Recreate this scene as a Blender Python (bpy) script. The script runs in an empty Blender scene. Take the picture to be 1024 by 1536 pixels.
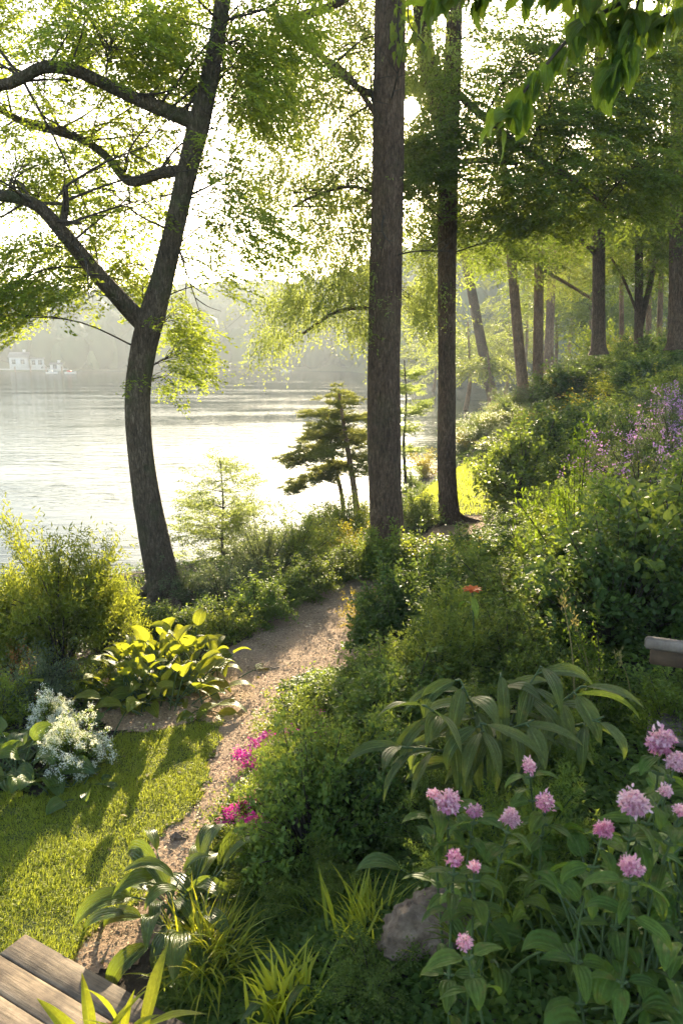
import bpy, math, random
import numpy as np
from mathutils import Vector, Matrix

# ------------------------------------------------------------------ camera, light
scene = bpy.context.scene
C = scene.collection
R = math.radians
F = 1150.0                      # focal length in pixels of the 1024 x 1536 photograph
PITCH = R(11.45)
CAM = np.array([0.0, 0.0, 4.2])
SP, CP = math.sin(PITCH), math.cos(PITCH)

cd = bpy.data.cameras.new('camera')
cam = bpy.data.objects.new('camera', cd)
C.objects.link(cam)
cam.location = CAM
cam.rotation_euler = (math.pi/2 - PITCH, 0, 0)
cd.sensor_fit = 'VERTICAL'
cd.sensor_height = 36.0
cd.lens = 36.0*F/1536.0
cd.clip_start = 0.05
cd.clip_end = 8000
cd.dof.use_dof = True
cd.dof.focus_distance = 9.0
cd.dof.aperture_fstop = 5.0
scene.camera = cam

SUN_DIR = Vector(((615-512)/F, CP+(768-160)/F*SP, -SP+(768-160)/F*CP)).normalized()
ELEV = math.asin(SUN_DIR.z)
AZ = math.atan2(SUN_DIR.x, SUN_DIR.y)

w = bpy.data.worlds.new('World')
scene.world = w
w.use_nodes = True
nt = w.node_tree
sky = nt.nodes.new('ShaderNodeTexSky')
sky.sky_type = 'NISHITA'
sky.sun_disc = False
sky.sun_elevation = ELEV
sky.sun_rotation = AZ
sky.air_density = 0.6
sky.dust_density = 1.5
sky.ozone_density = 1.0
bg = nt.nodes['Background']
bg.inputs['Strength'].default_value = 0.15
wm = nt.nodes.new('ShaderNodeMix')            # morning haze warms the whole sky a little
wm.data_type = 'RGBA'
wm.blend_type = 'MULTIPLY'
wm.inputs['Factor'].default_value = 1.0
wm.inputs['B'].default_value = (1.08, 1.0, .85, 1)
nt.links.new(sky.outputs[0], wm.inputs['A'])
nt.links.new(wm.outputs['Result'], bg.inputs['Color'])

sl = bpy.data.lights.new('sun_lamp', 'SUN')
sl.energy = 4.5
sl.angle = R(0.6)
sl.color = (1.0, 0.83, 0.57)
so = bpy.data.objects.new('sun_lamp', sl)
C.objects.link(so)
so.rotation_euler = SUN_DIR.to_track_quat('Z', 'Y').to_euler()
so.location = (10, 60, 30)

vs = scene.view_settings
scene.display_settings.display_device = 'sRGB'
vs.view_transform = 'Standard'
vs.look = 'None'
vs.gamma = 1.0
vs.use_curve_mapping = False
vs.exposure = 2.4

cy = scene.cycles
cy.use_denoising = True
try:
    cy.denoiser = 'OPENIMAGEDENOISE'
except Exception:
    pass
cy.max_bounces = 6
cy.diffuse_bounces = 3
cy.glossy_bounces = 2
cy.transmission_bounces = 4
cy.volume_bounces = 0
cy.transparent_max_bounces = 4
cy.caustics_reflective = False
cy.caustics_refractive = False
cy.sample_clamp_indirect = 6.0
cy.use_adaptive_sampling = True
cy.adaptive_threshold = 0.02

HAZE_DENSITY = 0.0012

# ------------------------------------------------------------------ helpers: numbers
rng = np.random.default_rng(7)
RND = random.Random(3)


def ray(px, py):
    X, Z = (px-512.0)/F, (768.0-py)/F
    return np.array([X, CP+Z*SP, -SP+Z*CP])


def at_t(px, py, t):
    return CAM + ray(px, py)*t


def at_y(px, py, y):
    d = ray(px, py)
    return CAM + d*(y/d[1])


def sm(t):
    t = np.clip(t, 0, 1)
    return t*t*(3-2*t)


def unit(a):
    a = np.asarray(a, float)
    n = np.linalg.norm(a, axis=-1, keepdims=True)
    return a/np.maximum(n, 1e-9)


def _hash(i, j, s):
    v = np.sin(i*127.1 + j*311.7 + s*74.7)*43758.5453
    return v - np.floor(v)


def noise2(x, y, s=0):
    x = np.asarray(x, float); y = np.asarray(y, float)
    i, j = np.floor(x), np.floor(y)
    u, v = sm(x-i), sm(y-j)
    return ((_hash(i, j, s)*(1-u)+_hash(i+1, j, s)*u)*(1-v) +
            (_hash(i, j+1, s)*(1-u)+_hash(i+1, j+1, s)*u)*v)


def fbm(x, y, s=0, o=4):
    a, t, f = 0.5, 0.0, 1.0
    for k in range(o):
        t = t + a*noise2(x*f, y*f, s+k*13)
        a *= .5; f *= 2.03
    return t


def smooth_path(pts, n):
    """Catmull-Rom through rows of pts (any number of columns), n samples."""
    P = np.asarray(pts, float)
    P = np.vstack([2*P[0]-P[1], P, 2*P[-1]-P[-2]])
    m = len(P)-3
    out = []
    for t in np.linspace(0, m-1e-6, n):
        i = int(t); u = t-i
        a, b, c, d = P[i], P[i+1], P[i+2], P[i+3]
        out.append(.5*(2*b+(c-a)*u+(2*a-5*b+4*c-d)*u*u+(3*b-a-3*c+d)*u**3))
    return np.array(out)


def in_poly(x, y, poly):
    x = np.asarray(x, float); y = np.asarray(y, float)
    r = np.zeros(np.broadcast(x, y).shape, bool)
    n = len(poly)
    for i in range(n):
        x1, y1 = poly[i]; x2, y2 = poly[(i+1) % n]
        c = ((y1 > y) != (y2 > y)) & (x < (x2-x1)*(y-y1)/((y2-y1) if y2 != y1 else 1e-9)+x1)
        r ^= c
    return r


# ------------------------------------------------------------------ terrain
SH_Y = [-30, -5, 2, 6.0, 8.0, 10.3, 11.6, 12.7, 15, 19, 24, 32, 45, 70, 100, 150]
SH_X = [-70, -45, -30, -18, -11, -6.2, -4.2, -2.9, -1.3, .3, 2.0, 4.7, 9, 16.5, 25, 40]
XR_Y = [-12, 0, 3, 4.5, 7, 9.2, 13, 17.6, 20, 24, 28, 32, 45, 70, 150]
XR_X = [-.4, -.6, -.8, -.72, -.1, .85, 2.3, 3.1, 3.0, 2.9, 3.4, 4.8, 9.0, 16.5, 41]


def ground(x, y):
    x = np.asarray(x, float); y = np.asarray(y, float)
    s = (x-np.interp(y, SH_Y, SH_X))*.74
    bank = np.where(s > 0, 1.2*sm(s/2.2), np.maximum(s*.35, -1.0))
    d = np.maximum(x-np.interp(y, XR_Y, XR_X), 0)
    q = .48*(np.sqrt(d*d+.09)-.3)
    cap = 3.3
    k = 3.0
    q = cap*(1-np.power(1+np.power(q/cap, k), -1/k)*0) if False else q/np.power(1+np.power(np.maximum(q, 0)/cap, k), 1/k)
    n = (fbm(x*.9, y*.9, 3)-.47)*.22*sm(d/1.0) + (fbm(x*2.1, y*2.1, 5)-.47)*.03
    return bank+q+np.where(s > .1, n, 0)


def on_ground(px, py, tmax=90):
    d = ray(px, py)
    t = np.linspace(1.2, tmax, 3000)
    P = CAM+d*t[:, None]
    g = ground(P[:, 0], P[:, 1])
    hit = P[:, 2] < np.maximum(g, 0.0)
    i = int(np.argmax(hit)) if hit.any() and P[int(np.argmax(hit)), 1] < 60 else int(np.argmin(np.abs(P[:, 1]-28.0)))
    return np.array([P[i, 0], P[i, 1], float(g[i])])


def gpt(x, y):
    return np.array([x, y, float(ground(x, y))])


def px_poly(pts):
    return [tuple(on_ground(*p)[:2]) for p in pts]


PATH = px_poly([(90, 1480), (190, 1360), (255, 1250), (300, 1180), (338, 1105), (300, 1085), (230, 1100), (165, 1100), (130, 1060), (160, 1020), (250, 1020), (300, 1010),
                (335, 975), (390, 938), (440, 905), (490, 888), (530, 868), (590, 832), (640, 800), (690, 762), (735, 764), (725, 795), (660, 832), (620, 870), (575, 930), (560, 992),
                (490, 1003), (420, 1050), (405, 1110), (370, 1180), (325, 1250), (270, 1340), (190, 1480)])
LAWN = px_poly([(-420, 1210), (0, 1195), (70, 1190), (135, 1165), (170, 1110), (250, 1098), (345, 1085), (328, 1145), (285, 1200), (250, 1265), (210, 1345), (150, 1425), (60, 1500), (-300, 1560), (-500, 1400)])
CLEAR = px_poly([(600, 775), (640, 735), (690, 700), (735, 690), (760, 735), (745, 766), (690, 775)])

# ------------------------------------------------------------------ mesh builder


class MB:
    def __init__(s):
        s.v = []; s.faces = []; s.n = 0; s.at = []

    def add(s, v, f, mat=0, rnd=0.5, lu=0.0, lv=0.0):
        v = np.asarray(v, float).reshape(-1, 3)
        f = np.asarray(f, np.int64)
        k = len(v)
        s.v.append(v)
        s.faces.append((f+s.n, mat))
        s.at.append(np.stack([np.broadcast_to(np.asarray(a, float), (k,)) for a in (rnd, lu, lv)], 1))
        s.n += k

    def faces_more(s, f, mat=0):
        """more faces over the last added vertex block"""
        s.faces.append((np.asarray(f, np.int64)+s.n-len(s.v[-1]), mat))

    def mesh(s, name, mats, smooth=False):
        me = bpy.data.meshes.new(name)
        V = np.vstack(s.v)
        A = np.vstack(s.at)
        lp = np.concatenate([f.ravel() for f, _ in s.faces])
        cnt = np.concatenate([np.full(len(f), f.shape[1], np.int64) for f, _ in s.faces])
        mi = np.concatenate([np.full(len(f), m, np.int64) for f, m in s.faces])
        me.vertices.add(len(V)); me.vertices.foreach_set('co', V.astype(np.float32).ravel())
        me.loops.add(len(lp)); me.loops.foreach_set('vertex_index', lp.astype(np.int32))
        me.polygons.add(len(cnt))
        st = np.concatenate([[0], np.cumsum(cnt)[:-1]])
        me.polygons.foreach_set('loop_start', st.astype(np.int32))
        me.polygons.foreach_set('material_index', mi.astype(np.int32))
        if smooth:
            me.polygons.foreach_set('use_smooth', np.ones(len(cnt), bool))
        for k, nm in enumerate(('rnd', 'lu', 'lv')):
            a = me.attributes.new(nm, 'FLOAT', 'POINT')
            a.data.foreach_set('value', A[:, k].astype(np.float32))
        for m in (mats if isinstance(mats, (list, tuple)) else [mats]):
            me.materials.append(m)
        me.update(calc_edges=True)
        me.validate()
        return me


def obj(name, me, parent=None, loc=None):
    o = bpy.data.objects.new(name, me)
    C.objects.link(o)
    if parent is not None:
        o.parent = parent
    if loc is not None:
        o.location = loc
    return o


def thing(name, label, cat, loc=(0, 0, 0), group=None, rz=0, scale=None):
    o = bpy.data.objects.new(name, None)
    C.objects.link(o)
    o.empty_display_size = .2
    o.location = loc
    o.rotation_euler = (0, 0, rz)
    if scale is not None:
        o.scale = scale
    o['label'] = label; o['category'] = cat
    if group:
        o['group'] = group
    return o


def struct(name, me, kind='structure', label=None, cat=None):
    o = obj(name, me)
    o['kind'] = kind
    if label:
        o['label'] = label
    if cat:
        o['category'] = cat
    return o


LT = {
    'kite': (np.array([(0, 0, 0), (.42, .5, .10), (1, 0, -.06), (.42, -.5, .10)]), np.array([(0, 1, 2), (0, 2, 3)])),
    'oval': (np.array([(0, 0, 0), (.28, .46, .10), (.66, .40, .08), (1, 0, -.10), (.66, -.40, .08), (.28, -.46, .10), (.5, 0, 0)]),
             np.array([(0, 6, 2, 1), (6, 3, 2, 2), (0, 5, 4, 6), (6, 4, 3, 3)])),
    'blade': (np.array([(0, .5, 0), (0, -.5, 0), (.55, .40, .10), (.55, -.40, .10), (1, 0, 0)]), None),
}
LT['oval'] = (LT['oval'][0], None)
LT['strip'] = (np.array([(0, .5, 0), (0, -.5, 0), (1, -.25, 0), (1, .25, 0)]), None)


def leaves(mb, P, D, N, S, W, mat=0, kind='kite', rnd=None):
    P = np.asarray(P, float); n = len(P)
    if n == 0:
        return
    D = unit(np.broadcast_to(D, (n, 3)))
    B = unit(np.cross(np.broadcast_to(N, (n, 3)), D)+1e-6)
    Nn = np.cross(D, B)
    S = np.broadcast_to(S, (n,)); W = np.broadcast_to(W, (n,))
    T, _ = LT[kind]
    k = len(T)
    V = (P[:, None] + D[:, None]*(T[None, :, :1]*S[:, None, None]) + B[:, None]*(T[None, :, 1:2]*(S*W)[:, None, None])
         + Nn[:, None]*(T[None, :, 2:3]*S[:, None, None]))
    if rnd is None:
        rnd = rng.random(n)
    r = np.repeat(np.broadcast_to(rnd, (n,)), k)
    base = (np.arange(n)*k)[:, None]
    lu = np.tile(T[:, 1]*2, n); lv = np.tile(T[:, 0], n)
    if kind == 'strip':
        mb.add(V, base+np.array([[0, 1, 2, 3]]), mat, r, lu, lv)
    elif kind == 'kite':
        mb.add(V, np.vstack([base+np.array([[0, 1, 2]]), base+np.array([[0, 2, 3]])]), mat, r, lu, lv)
    elif kind == 'oval':
        mb.add(V, np.vstack([base+np.array([[0, 6, 2, 1]]), base+np.array([[0, 5, 4, 6]])]), mat, r, lu, lv)
        mb.faces_more(np.vstack([base+np.array([[6, 3, 2]]), base+np.array([[6, 4, 3]])]), mat)
    else:
        mb.add(V, base+np.array([[0, 1, 3, 2]]), mat, r, lu, lv)
        mb.faces_more(base+np.array([[2, 3, 4]]), mat)


def tube(mb, pts, rad, sides=8, mat=0, rough=0.0, seed=0, rnd=.5, cap=True):
    P = np.asarray(pts, float); n = len(P)
    rad = np.broadcast_to(np.asarray(rad, float), (n,))
    T = unit(np.gradient(P, axis=0))
    u = np.cross(T[0], (0, 1, 0.01)); u = unit(u)
    V = []
    L = np.concatenate([[0], np.cumsum(np.linalg.norm(np.diff(P, axis=0), axis=1))])
    a = np.linspace(0, 2*np.pi, sides, endpoint=False)
    for i in range(n):
        u = unit(u-T[i]*np.dot(u, T[i]))
        v = np.cross(T[i], u)
        r = rad[i]
        if rough:
            r = r*(1+rough*(fbm(a*1.6+seed*3.1, np.full_like(a, L[i]*1.3), seed)-.47)*2 + rough*.5*np.sin(a*5+seed+L[i]*.35))
        V.append(P[i]+np.outer(np.cos(a)*r, u)+np.outer(np.sin(a)*r, v))
    V = np.vstack(V)
    i = np.arange(n-1)[:, None]*sides
    j = np.arange(sides)[None]
    j2 = (j+1) % sides
    f = np.stack([i+j, i+j2, i+sides+j2, i+sides+j], -1).reshape(-1, 4)
    mb.add(V, f, mat, rnd, np.tile(a, n), np.repeat(L, sides))
    if cap:
        mb.faces_more(np.array([np.arange(sides)+(n-1)*sides]), mat)


def box(mb, c, s, mat=0, rot=None, rnd=.5, bev=0.0):
    """box with chamfered long edges when bev > 0"""
    hx, hy, hz = np.asarray(s, float)/2
    if bev <= 0:
        V = np.array([(x, y, z) for x in (-hx, hx) for y in (-hy, hy) for z in (-hz, hz)])
        f = [(0, 1, 3, 2), (4, 6, 7, 5), (0, 4, 5, 1), (2, 3, 7, 6), (0, 2, 6, 4), (1, 5, 7, 3)]
        if rot is not None:
            V = V@np.asarray(rot).T
        mb.add(V+np.asarray(c), f, mat, rnd)
        return
    b = bev
    ring = [(-hy+b, -hz), (hy-b, -hz), (hy, -hz+b), (hy, hz-b), (hy-b, hz), (-hy+b, hz), (-hy, hz-b), (-hy, -hz+b)]
    xs = [(-hx, b), (-hx+b, 0), (hx-b, 0), (hx, b)]
    V = []
    for x, ins in xs:
        for (y, z) in ring:
            V.append((x, y-np.sign(y)*ins, z-np.sign(z)*ins))
    V = np.array(V)
    f = []
    for k in range(3):
        for j in range(8):
            f.append((k*8+j, k*8+(j+1) % 8, k*8+8+(j+1) % 8, k*8+8+j))
    lu = V[:, 1].copy(); lv = V[:, 0].copy()
    if rot is not None:
        V = V@np.asarray(rot).T
    mb.add(V+np.asarray(c), f, mat, rnd, lu, lv)
    mb.faces_more([list(range(8))[::-1], [24+q for q in range(8)]], mat)


def rotz(a):
    c, s = math.cos(a), math.sin(a)
    return np.array([(c, -s, 0), (s, c, 0), (0, 0, 1)])


# ------------------------------------------------------------------ materials
def new_mat(name):
    m = bpy.data.materials.new(name)
    m.use_nodes = True
    t = m.node_tree
    for n in list(t.nodes):
        if n.type != 'OUTPUT_MATERIAL':
            t.nodes.remove(n)
    return m, t, t.nodes['Material Output']


def attr(t, nm):
    a = t.nodes.new('ShaderNodeAttribute')
    a.attribute_name = nm
    return a.outputs['Fac']


def ramp(t, fac, stops):
    r = t.nodes.new('ShaderNodeValToRGB')
    e = r.color_ramp.elements
    e[0].position, e[0].color = stops[0][0], (*stops[0][1], 1)
    e[1].position, e[1].color = stops[-1][0], (*stops[-1][1], 1)
    for p, c in stops[1:-1]:
        k = e.new(p); k.color = (*c, 1)
    t.links.new(fac, r.inputs['Fac'])
    return r.outputs['Color']


def mixc(t, a, b, f, mode='MIX'):
    m = t.nodes.new('ShaderNodeMix')
    m.data_type = 'RGBA'; m.blend_type = mode
    for sock, val in ((m.inputs['Factor'], f), (m.inputs['A'], a), (m.inputs['B'], b)):
        if hasattr(val, 'is_linked'):
            t.links.new(val, sock)
        elif isinstance(val, tuple):
            sock.default_value = (*val, 1)
        else:
            sock.default_value = val
    return m.outputs['Result']


def tex_noise(t, scale, detail=4, rough=.6, vec=None):
    n = t.nodes.new('ShaderNodeTexNoise')
    n.inputs['Scale'].default_value = scale
    n.inputs['Detail'].default_value = detail
    n.inputs['Roughness'].default_value = rough
    if vec is not None:
        t.links.new(vec, n.inputs['Vector'])
    return n.outputs['Fac']


def coords(t, scale=(1, 1, 1), kind='Object'):
    c = t.nodes.new('ShaderNodeTexCoord')
    m = t.nodes.new('ShaderNodeMapping')
    m.inputs['Scale'].default_value = scale
    t.links.new(c.outputs[kind], m.inputs['Vector'])
    return m.outputs['Vector']


def bump(t, h, strength=.4, dist=.02):
    b = t.nodes.new('ShaderNodeBump')
    b.inputs['Strength'].default_value = strength
    b.inputs['Distance'].default_value = dist
    t.links.new(h, b.inputs['Height'])
    return b.outputs['Normal']


def foliage(name, dark, light, trans=None, tfac=.45, rough=.5, spec=.18, veins=False, objvar=.5):
    """leaf: diffuse + gloss on the front, translucent behind; colour varies from leaf to leaf and plant to plant"""
    m, t, out = new_mat(name)
    col = ramp(t, attr(t, 'rnd'), [(0, dark), (1, light)])
    oi = t.nodes.new('ShaderNodeObjectInfo')
    hv = t.nodes.new('ShaderNodeHueSaturation')
    mr = t.nodes.new('ShaderNodeMapRange')
    mr.inputs['To Min'].default_value = 1-.35*objvar; mr.inputs['To Max'].default_value = 1+.35*objvar
    t.links.new(oi.outputs['Random'], mr.inputs['Value'])
    t.links.new(mr.outputs[0], hv.inputs['Value'])
    mr2 = t.nodes.new('ShaderNodeMapRange')
    mr2.inputs['To Min'].default_value = .5-.02*objvar; mr2.inputs['To Max'].default_value = .5+.025*objvar
    t.links.new(oi.outputs['Random'], mr2.inputs['Value'])
    t.links.new(mr2.outputs[0], hv.inputs['Hue'])
    t.links.new(col, hv.inputs['Color'])
    col = hv.outputs['Color']
    nrm = None
    if veins:
        u = attr(t, 'lu'); v = attr(t, 'lv')
        ab = t.nodes.new('ShaderNodeMath'); ab.operation = 'ABSOLUTE'; t.links.new(u, ab.inputs[0])
        mu = t.nodes.new('ShaderNodeMath'); mu.operation = 'MULTIPLY_ADD'
        t.links.new(ab.outputs[0], mu.inputs[0]); mu.inputs[1].default_value = veins
        m2 = t.nodes.new('ShaderNodeMath'); m2.operation = 'MULTIPLY'; m2.inputs[1].default_value = -veins*.35
        t.links.new(v, m2.inputs[0]); t.links.new(m2.outputs[0], mu.inputs[2])
        sn = t.nodes.new('ShaderNodeMath'); sn.operation = 'SINE'; t.links.new(mu.outputs[0], sn.inputs[0])
        nrm = bump(t, sn.outputs[0], .6, .005)
        rib = t.nodes.new('ShaderNodeMapRange'); rib.inputs['From Min'].default_value = .0; rib.inputs['From Max'].default_value = .09
        rib.inputs['To Min'].default_value = .55; rib.inputs['To Max'].default_value = 0
        t.links.new(ab.outputs[0], rib.inputs['Value'])
        col = mixc(t, col, tuple(min(1, c*1.8+.03) for c in light), rib.outputs[0])
        nz = tex_noise(t, 60, 3, .6, coords(t))
        dk = ramp(t, nz, [(.35, (.72, .72, .72)), (.65, (1.12, 1.12, 1.12))])
        col = mixc(t, col, dk, 1.0, 'MULTIPLY')
        nz2 = tex_noise(t, 17, 5, .7, coords(t))
        wear = ramp(t, nz2, [(.57, (0, 0, 0)), (.70, (.7, .7, .7))])
        col = mixc(t, col, (.20, .15, .04), wear)
    p = t.nodes.new('ShaderNodeBsdfPrincipled')
    p.inputs['Roughness'].default_value = rough
    p.inputs['Specular IOR Level'].default_value = spec
    t.links.new(col, p.inputs['Base Color'])
    tr = t.nodes.new('ShaderNodeBsdfTranslucent')
    tc = trans or tuple(min(1, c*k) for c, k in zip(light, (2.0, 1.9, .9)))
    t.links.new(mixc(t, mixc(t, col, (2.2, 2.0, .8), 1.0, 'MULTIPLY'), tc, .55), tr.inputs['Color'])
    if nrm is not None:
        t.links.new(nrm, p.inputs['Normal'])
    mx = t.nodes.new('ShaderNodeMixShader')
    mx.inputs[0].default_value = tfac
    t.links.new(p.outputs[0], mx.inputs[1]); t.links.new(tr.outputs[0], mx.inputs[2])
    t.links.new(mx.outputs[0], out.inputs['Surface'])
    return m


def bark(name, c1, c2, c3, sc=1.0, moss=0.0):
    m, t, out = new_mat(name)
    v = coords(t, (9*sc, 9*sc, 2.4*sc))
    n1 = tex_noise(t, 2.2, 8, .68, v)
    vo = t.nodes.new('ShaderNodeTexVoronoi'); vo.feature = 'DISTANCE_TO_EDGE'
    vo.inputs['Scale'].default_value = 2.6
    dv = t.nodes.new('ShaderNodeVectorMath'); dv.operation = 'ADD'
    nn = t.nodes.new('ShaderNodeTexNoise'); nn.inputs['Scale'].default_value = 2.4; nn.inputs['Detail'].default_value = 4
    t.links.new(v, nn.inputs['Vector'])
    t.links.new(v, dv.inputs[0]); t.links.new(nn.outputs['Color'], dv.inputs[1]); t.links.new(dv.outputs[0], vo.inputs['Vector'])
    col = ramp(t, n1, [(.3, c1), (.5, c2), (.72, c3)])
    cr = ramp(t, vo.outputs['Distance'], [(0, (.35, .33, .32)), (.16, (1, 1, 1))])
    col = mixc(t, col, cr, .6, 'MULTIPLY')
    big = tex_noise(t, 1.1, 4, .6, coords(t))
    bc = ramp(t, big, [(.35, (.75, .72, .70)), (.65, (1.2, 1.17, 1.1))])
    col = mixc(t, col, bc, 1.0, 'MULTIPLY')
    if moss:
        ms = ramp(t, tex_noise(t, 2.3, 6, .7, coords(t)), [(.5, (0, 0, 0)), (.68, (moss, moss, moss))])
        col = mixc(t, col, (.075, .085, .03), ms)
    p = t.nodes.new('ShaderNodeBsdfPrincipled')
    p.inputs['Roughness'].default_value = .9
    p.inputs['Specular IOR Level'].default_value = .2
    t.links.new(col, p.inputs['Base Color'])
    ad = t.nodes.new('ShaderNodeMath'); ad.operation = 'MULTIPLY_ADD'
    t.links.new(n1, ad.inputs[0]); ad.inputs[1].default_value = .6
    mn = t.nodes.new('ShaderNodeMath'); mn.operation = 'MINIMUM'; mn.inputs[1].default_value = .25
    t.links.new(vo.outputs['Distance'], mn.inputs[0])
    m4 = t.nodes.new('ShaderNodeMath'); m4.operation = 'MULTIPLY'; m4.inputs[1].default_value = 2.5
    t.links.new(mn.outputs[0], m4.inputs[0]); t.links.new(m4.outputs[0], ad.inputs[2])
    t.links.new(bump(t, ad.outputs[0], .9, .035), p.inputs['Normal'])
    t.links.new(p.outputs[0], out.inputs['Surface'])
    return m


def simple(name, stops, scale=6, rough=.8, bmp=.3, dist=.01, vscale=(1, 1, 1), spec=.3, detail=6, use_rnd=0.0):
    m, t, out = new_mat(name)
    v = coords(t, vscale)
    n = tex_noise(t, scale, detail, .65, v)
    col = ramp(t, n, stops)
    if use_rnd:
        rr = ramp(t, attr(t, 'rnd'), [(0, (1-use_rnd,)*3), (1, (1+use_rnd,)*3)])
        col = mixc(t, col, rr, 1.0, 'MULTIPLY')
    p = t.nodes.new('ShaderNodeBsdfPrincipled')
    p.inputs['Roughness'].default_value = rough
    p.inputs['Specular IOR Level'].default_value = spec
    t.links.new(col, p.inputs['Base Color'])
    if bmp:
        t.links.new(bump(t, n, bmp, dist), p.inputs['Normal'])
    t.links.new(p.outputs[0], out.inputs['Surface'])
    return m


M = {}
M['soil'] = simple('soil', [(.3, (.018, .013, .008)), (.55, (.045, .032, .02)), (.75, (.075, .055, .035))], 14, .95, .8, .04)
M['path'] = simple('path_grit', [(.28, (.15, .095, .055)), (.5, (.34, .23, .145)), (.72, (.50, .36, .24))], 55, .95, .9, .02, detail=8)
M['chip'] = simple('wood_chip', [(.3, (.27, .185, .105)), (.7, (.53, .39, .245))], 3, .85, 0, use_rnd=.55)
M['turf'] = simple('turf', [(.3, (.03, .045, .008)), (.7, (.07, .09, .018))], 25, .95, .8, .03)
M['bark_left'] = bark('bark_left', (.055, .04, .025), (.15, .112, .072), (.27, .21, .145), 1.7, .8)
M['bark_tall'] = bark('bark_tall', (.06, .037, .021), (.15, .097, .06), (.26, .18, .118), 1.5, .25)
M['bark_far'] = bark('bark_far', (.13, .08, .048), (.29, .185, .115), (.42, .29, .19), 1.0, .1)
M['twig'] = simple('twig', [(.3, (.03, .022, .014)), (.7, (.075, .055, .035))], 12, .9, .3)
M['stem'] = simple('green_stem', [(.3, (.035, .06, .018)), (.7, (.08, .12, .035))], 12, .6, .1)
M['rock'] = simple('rock', [(.3, (.07, .046, .03)), (.5, (.17, .118, .08)), (.75, (.31, .235, .165))], 16, .85, .9, .03, detail=10)

M['leaf_left'] = foliage('leaf_left', (.06, .105, .016), (.12, .17, .03), (.56, .62, .06), .64, .45)
M['leaf_weep'] = foliage('leaf_weep', (.07, .105, .025), (.14, .175, .045), (.52, .60, .15), .68, .45)
M['leaf_dark'] = foliage('leaf_dark', (.04, .078, .014), (.09, .135, .028), (.34, .42, .05), .56, .45)
M['leaf_mid'] = foliage('leaf_mid', (.055, .095, .02), (.13, .17, .035), (.42, .45, .06), .56, .45)
M['leaf_back'] = foliage('leaf_back', (.06, .10, .025), (.14, .18, .045), (.42, .46, .08), .55, .5)
M['leaf_near'] = foliage('leaf_near', (.05, .095, .014), (.10, .155, .022), (.32, .42, .02), .56, .45, veins=16)
M['pine'] = foliage('pine_needle', (.08, .12, .035), (.18, .20, .06), (.55, .56, .13), .58, .5)
M['shrub_green'] = foliage('shrub_green', (.055, .10, .02), (.13, .185, .04), (.34, .40, .05), .48, .5)
M['shrub_dark'] = foliage('shrub_dark', (.03, .068, .016), (.08, .125, .032), (.2, .26, .04), .42, .5)
M['shrub_grey'] = foliage('shrub_grey', (.06, .085, .045), (.12, .15, .08), (.2, .24, .08), .4, .5)
M['shrub_lime'] = foliage('shrub_lime', (.09, .14, .018), (.19, .23, .035), (.42, .44, .04), .5, .42)
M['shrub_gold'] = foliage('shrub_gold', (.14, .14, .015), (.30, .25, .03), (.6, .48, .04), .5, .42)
M['feather'] = foliage('feather_leaf', (.07, .12, .022), (.16, .215, .045), (.40, .46, .06), .5, .5)
M['cover'] = foliage('cover_leaf', (.05, .10, .02), (.13, .19, .04), (.3, .38, .045), .45, .5, objvar=0)
M['grass'] = foliage('lawn_blade', (.16, .205, .024), (.29, .315, .044), (.72, .78, .09), .62, .4, objvar=0)
M['straw'] = foliage('dry_tips', (.16, .14, .05), (.26, .22, .09), (.4, .33, .1), .4, .6)
M['blade'] = foliage('iris_blade', (.15, .20, .02), (.34, .34, .03), (.75, .70, .04), .55, .4, spec=.3)
M['hosta'] = foliage('hosta_leaf', (.05, .10, .022), (.10, .16, .03), (.30, .36, .03), .42, .33, .5, veins=22)
M['hosta_lime'] = foliage('hosta_lime_leaf', (.09, .15, .02), (.19, .23, .03), (.50, .50, .03), .48, .45, .28, veins=22)
M['yellow_leaf'] = foliage('yellow_leaf', (.20, .24, .02), (.34, .36, .03), (.75, .75, .04), .55, .42, .3, veins=18)
M['lance'] = foliage('lance_leaf', (.05, .092, .02), (.15, .195, .048), (.28, .38, .05), .38, .46, .3, veins=18)
M['ovate'] = foliage('ovate_leaf', (.055, .11, .02), (.12, .18, .032), (.26, .36, .03), .4, .5, .2, veins=14)
M['pink'] = foliage('pink_petal', (.60, .20, .38), (.88, .66, .74), (.85, .5, .6), .35, .6, .2, objvar=.9)
M['magenta'] = foliage('magenta_petal', (.40, .012, .24), (.58, .035, .38), (.7, .08, .5), .35, .6, .2, objvar=.2)
M['white'] = foliage('white_petal', (.62, .64, .58), (.82, .83, .78), (.85, .85, .75), .35, .6, .2, objvar=.1)
M['purple'] = foliage('purple_petal', (.26, .12, .36), (.48, .28, .55), (.5, .3, .6), .35, .6, .2, objvar=.2)
M['orange'] = foliage('orange_petal', (.45, .09, .02), (.70, .2, .04), (.8, .25, .05), .4, .5, .2, objvar=.2)
M['rust'] = foliage('rust_leaf', (.22, .07, .025), (.38, .16, .04), (.6, .25, .05), .4, .5, .2)
M['far_leaf'] = foliage('far_leaf', (.012, .032, .012), (.075, .125, .04), (.06, .08, .03), .10, .7, .1, objvar=0)
M['white_wall'] = simple('white_boards', [(.3, (.42, .42, .40)), (.7, (.55, .55, .53))], 4, .7, .1)
M['roof'] = simple('grey_shingle', [(.3, (.10, .10, .11)), (.7, (.20, .19, .19))], 8, .9, .2)
M['glass'] = simple('dark_pane', [(.3, (.03, .035, .04)), (.7, (.06, .065, .07))], 4, .15, 0, spec=.6)
M['red'] = simple('red_paint', [(.3, (.4, .04, .03)), (.7, (.5, .06, .04))], 4, .5, 0)


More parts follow.
